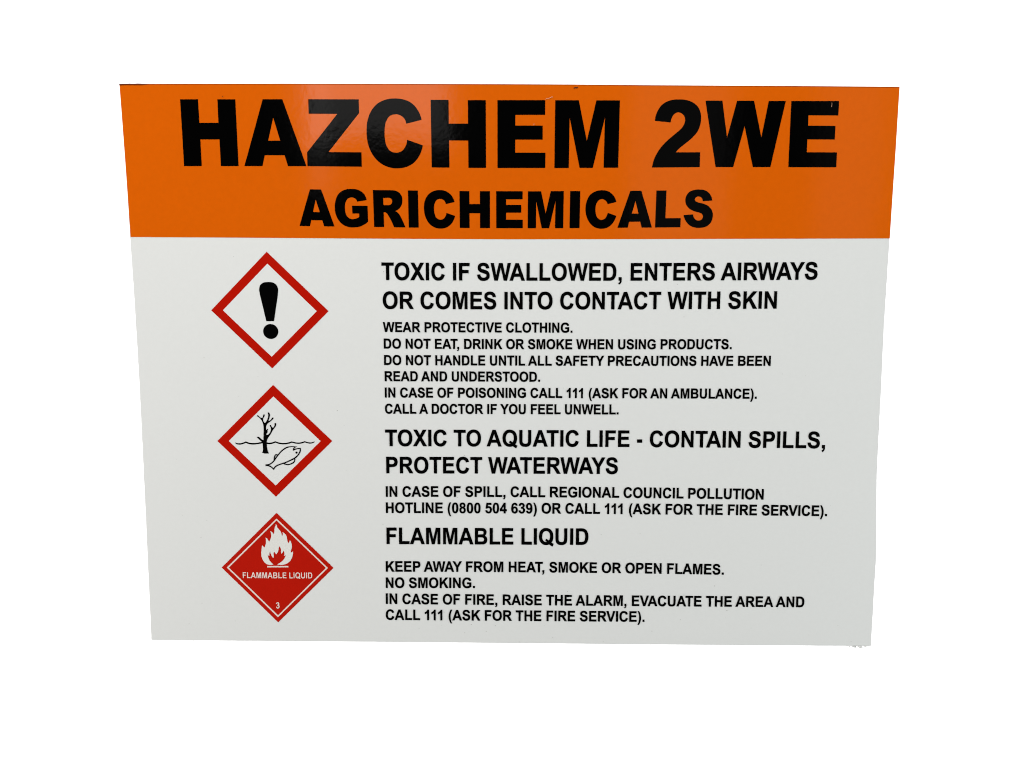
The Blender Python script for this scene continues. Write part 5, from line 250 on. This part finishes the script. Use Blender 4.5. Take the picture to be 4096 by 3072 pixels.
def layout(text):
    """Ink shapes of one line in em units, and its ink extent."""
    x, res, prev = 0.0, [], ''
    for ch in text:
        x += KERN.get(prev + ch, 0)
        adv, cs = SHAPES[ch]
        if cs:
            res.append([[(px + x, py) for px, py in c] for c in cs])
        x += adv
        prev = ch
    xs = [p[0] for g in res for c in g for p in c]
    return res, min(xs), max(xs)


# ------------------------------------------------------------------ the sheet: a thin plastic panel that has taken a slight bow
HALF_H = 0.3361
BOW = 0.007


def bow(z):
    return BOW * (1 - (z / HALF_H) ** 2)


def on_sheet(x, z, lift):
    """millimetres on the printed face -> metres, lifted off the face towards the viewer"""
    return Vector((x / 1000, bow(z / 1000) - lift, z / 1000))


def link(name, bm, material, parent, label=None):
    me = bpy.data.meshes.new(name)
    bmesh.ops.recalc_face_normals(bm, faces=bm.faces[:])
    bm.to_mesh(me)
    bm.free()
    me.materials.append(material)
    o = bpy.data.objects.new(name, me)
    C.objects.link(o)
    o.parent = parent
    if label:
        o['label'] = label
    return o


def densify(c, step=9.0):
    out, n = [], len(c)
    for i in range(n):
        a, b = c[i], c[(i + 1) % n]
        k = max(1, int(abs(b[1] - a[1]) / step))
        for j in range(k):
            t = j / k
            out.append((a[0] + (b[0] - a[0]) * t, a[1] + (b[1] - a[1]) * t))
    return out


def ink(bm, contours, lift, thick=0.00008):
    """A film of ink: front face at `lift`, with a short wall back towards the sheet."""
    cs = [densify([tuple(p) for p in c]) for c in contours]
    tri = tessellate_polygon([[Vector((p[0], p[1], 0)) for p in c] for c in cs])
    flat = [p for c in cs for p in c]
    front = [bm.verts.new(on_sheet(p[0], p[1], lift)) for p in flat]
    back = [bm.verts.new(on_sheet(p[0], p[1], lift - thick)) for p in flat]
    for a, b, c in tri:
        try:
            bm.faces.new((front[a], front[b], front[c]))
        except ValueError:
            pass
    k = 0
    for c in cs:
        n = len(c)
        for i in range(n):
            i0, i1 = k + i, k + (i + 1) % n
            bm.faces.new((front[i0], front[i1], back[i1], back[i0]))
        k += n


def ribbon(bm, sides, lift, thick=0.00006):
    a, b = sides
    ink(bm, [[tuple(p) for p in a] + [tuple(p) for p in b][::-1]], lift, thick)


def embolden(c, d, hole):
    """Ink spread: push a contour outwards by d millimetres (holes shrink)."""
    n = len(c)
    area2 = sum(c[i - 1][0] * c[i][1] - c[i][0] * c[i - 1][1] for i in range(n))
    sgn = (1 if area2 > 0 else -1) * (-1 if hole else 1) * d
    out = []
    for i in range(n):
        p0, p1, p2 = Vector(c[i - 1]), Vector(c[i]), Vector(c[(i + 1) % n])
        t0, t1 = (p1 - p0).normalized(), (p2 - p1).normalized()
        n0, n1 = Vector((t0.y, -t0.x)), Vector((t1.y, -t1.x))
        k = max(0.45, 1 + n0.dot(n1))
        q = p1 + (n0 + n1) * (sgn / k)
        out.append((q.x, q.y))
    return out


def film(name, groups, material, parent, lift, label=None):
    bm = bmesh.new()
    for g in groups:
        ink(bm, g, lift)
    return link(name, bm, material, parent, label)


def lines(name, strokes, material, parent, lift, label=None):
    bm = bmesh.new()
    for i, s in enumerate(strokes):
        ribbon(bm, s, lift + 0.00001 * i)
    return link(name, bm, material, parent, label)


# backdrop: a big matte wall well behind the sheet
bm = bmesh.new()
bmesh.ops.create_cube(bm, size=1, matrix=Matrix.Translation((0, 2.05, ZC)) @ Matrix.Diagonal((24, 0.1, 10, 1)))
wall = link('backdrop', bm, M_BACK, None)
wall['kind'] = 'structure'

# the sign
sign = bpy.data.objects.new('hazard_sign', None)
C.objects.link(sign)
sign.location = (0, 0, ZC)
sign['label'] = 'orange and white chemical hazard sign with bold black warnings and three red diamond pictograms'
sign['category'] = 'sign'

# board: strips across the height so that the bow is smooth, 3 mm thick, softened rim
TH = 0.003
bm = bmesh.new()
out2d = densify([tuple(p) for p in SHEET], 12)


def board_ring(inset, y0):
    cx = 0.0
    vs = []
    n = len(out2d)
    for i in range(n):
        p0, p1, p2 = out2d[i - 1], out2d[i], out2d[(i + 1) % n]
        t = Vector((p2[0] - p0[0], p2[1] - p0[1])).normalized()
        nx, nz = -t[1], t[0]
        vs.append(bm.verts.new(on_sheet(p1[0] + nx * inset, p1[1] + nz * inset, -y0)))
    return vs


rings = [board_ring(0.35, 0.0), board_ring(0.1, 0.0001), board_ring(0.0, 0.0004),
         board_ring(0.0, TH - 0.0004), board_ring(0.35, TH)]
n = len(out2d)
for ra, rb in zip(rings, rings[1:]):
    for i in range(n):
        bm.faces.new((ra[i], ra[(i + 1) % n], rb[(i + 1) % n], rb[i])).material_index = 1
for ring in (rings[0], rings[-1]):
    tri = tessellate_polygon([[Vector((v.co.x * 1000, v.co.z * 1000, 0)) for v in ring]])
    for a, b, c in tri:
        bm.faces.new((ring[a], ring[b], ring[c]))
board = link('board', bm, M_WHITE, sign, 'flat white plastic sheet with slightly rough cut edges')
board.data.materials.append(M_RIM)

L1, L2, L3, L4 = 0.0002, 0.0004, 0.0006, 0.0008
band = film('orange_band', [[embolden(BAND, 0.16, False)]], M_ORANGE, sign, L1, 'glossy orange band across the top of the sheet')
film('cut_edge', [[EDGE]], M_EDGE, band, L2, 'thin dark orange line along the top edge')
film('edge_stain', [[STAIN]], M_STAIN, band, L3, 'brown stain at the top left corner')
film('title_lettering', TITLE[:7], M_BLACK, sign, L2, 'huge black word HAZCHEM')
film('title_lettering', TITLE[7:], M_BLACK, sign, L2, 'huge black code 2WE')
film('subtitle_lettering', SUBTITLE, M_BLACK, sign, L2, 'heavy black lettering reading AGRICHEMICALS')

# diamonds
d1 = film('hazard_diamond', [DIAMOND1], M_RED, sign, L1, 'red bordered diamond with a black exclamation mark')
film('diamond_field', [[DIAMOND1[1]]], M_WHITE, d1, L1 - 0.00005)
film('exclamation_mark', EXCLAIM, M_INK, d1, L2)
d2 = film('hazard_diamond', [DIAMOND2], M_RED, sign, L1, 'red bordered diamond with a dead tree and a fish')
film('diamond_field', [[DIAMOND2[1]]], M_WHITE, d2, L1 - 0.00005)
film('dead_tree', [TREE], M_INK, d2, L2)
lines('water_line', WATER, M_INK, d2, L2 - 0.0001)
lines('fish', FISH, M_INK, d2, L2)
film('fish_eye', [EYE], M_INK, d2, L2)
d3 = film('hazard_diamond', [DIAMOND3], M_RED2, sign, L1, 'solid red diamond with a white flame and the words FLAMMABLE LIQUID')
film('border_line', [LINE3], M_REVERSE, d3, L2)
film('flame', [FLAME], M_PAPER, d3, L2)
film('flame_base', [FLAMEBASE], M_REVERSE, d3, L2)

# printed lines
SPREAD = {'H': 0.16, 'I': 0.17, 'D': -0.06, 'N': 0.0}
for kind, text, x0, x1, cap, c2, c1, c0 in LINES:
    shapes, lo, hi = layout(text)
    sx, sz = (x1 - x0) / (hi - lo), cap / 1466.0

    def place(p):
        x = x0 + (p[0] - lo) * sx
        return (x, c2 * x * x + c1 * x + c0 + p[1] * sz)
    groups = [[embolden([place(p) for p in c], SPREAD.get(kind, 0), j > 0) for j, c in enumerate(g)] for g in shapes]
    if kind == 'H':
        film('heading_lettering', groups, M_INK, sign, L2, 'bold black heading line reading ' + text)
    elif kind == 'I':
        film('instruction_lettering', groups, M_INK, sign, L2, 'small black line reading ' + text)
    elif kind == 'D':
        film('diamond_lettering', groups, M_REVERSE, d3, L2, 'white words reading ' + text)
    else:
        film('class_number', groups, M_REVERSE, d3, L2, 'white number 3')

# wear
for s in SCRATCH:
    lines('scratch', [s], M_SCRATCH, sign, L4, 'short pale scratch on the glossy print')
for s in SCUFF:
    lines('scuff_mark', [s], M_SCUFF, sign, L4, 'tiny dark scuff near the top edge')
bm = bmesh.new()
for x, z, r, a in SPECKS:
    ink(bm, [[(x + r * 1.5 * math.cos(a + k) * (1 if k % 2 else .7), z + r * math.sin(a + k)) for k in range(6)]], L1, 0.00005)
dust = link('dust', bm, M_SPECK, sign, 'faint grey specks scattered over the white sheet')
dust['kind'] = 'stuff'
rnd = random.Random(3)
for x, z, r in BURRS:
    bm = bmesh.new()
    m = Matrix.Translation(on_sheet(x, z, -0.0008)) @ Matrix.Rotation(rnd.uniform(0, 3), 4, 'Y') @ Matrix.Diagonal((r * .0013, r * .0007, r * .0008, 1))
    bmesh.ops.create_icosphere(bm, subdivisions=2, radius=1, matrix=m)
    link('swarf_crumb', bm, M_BURR, sign)
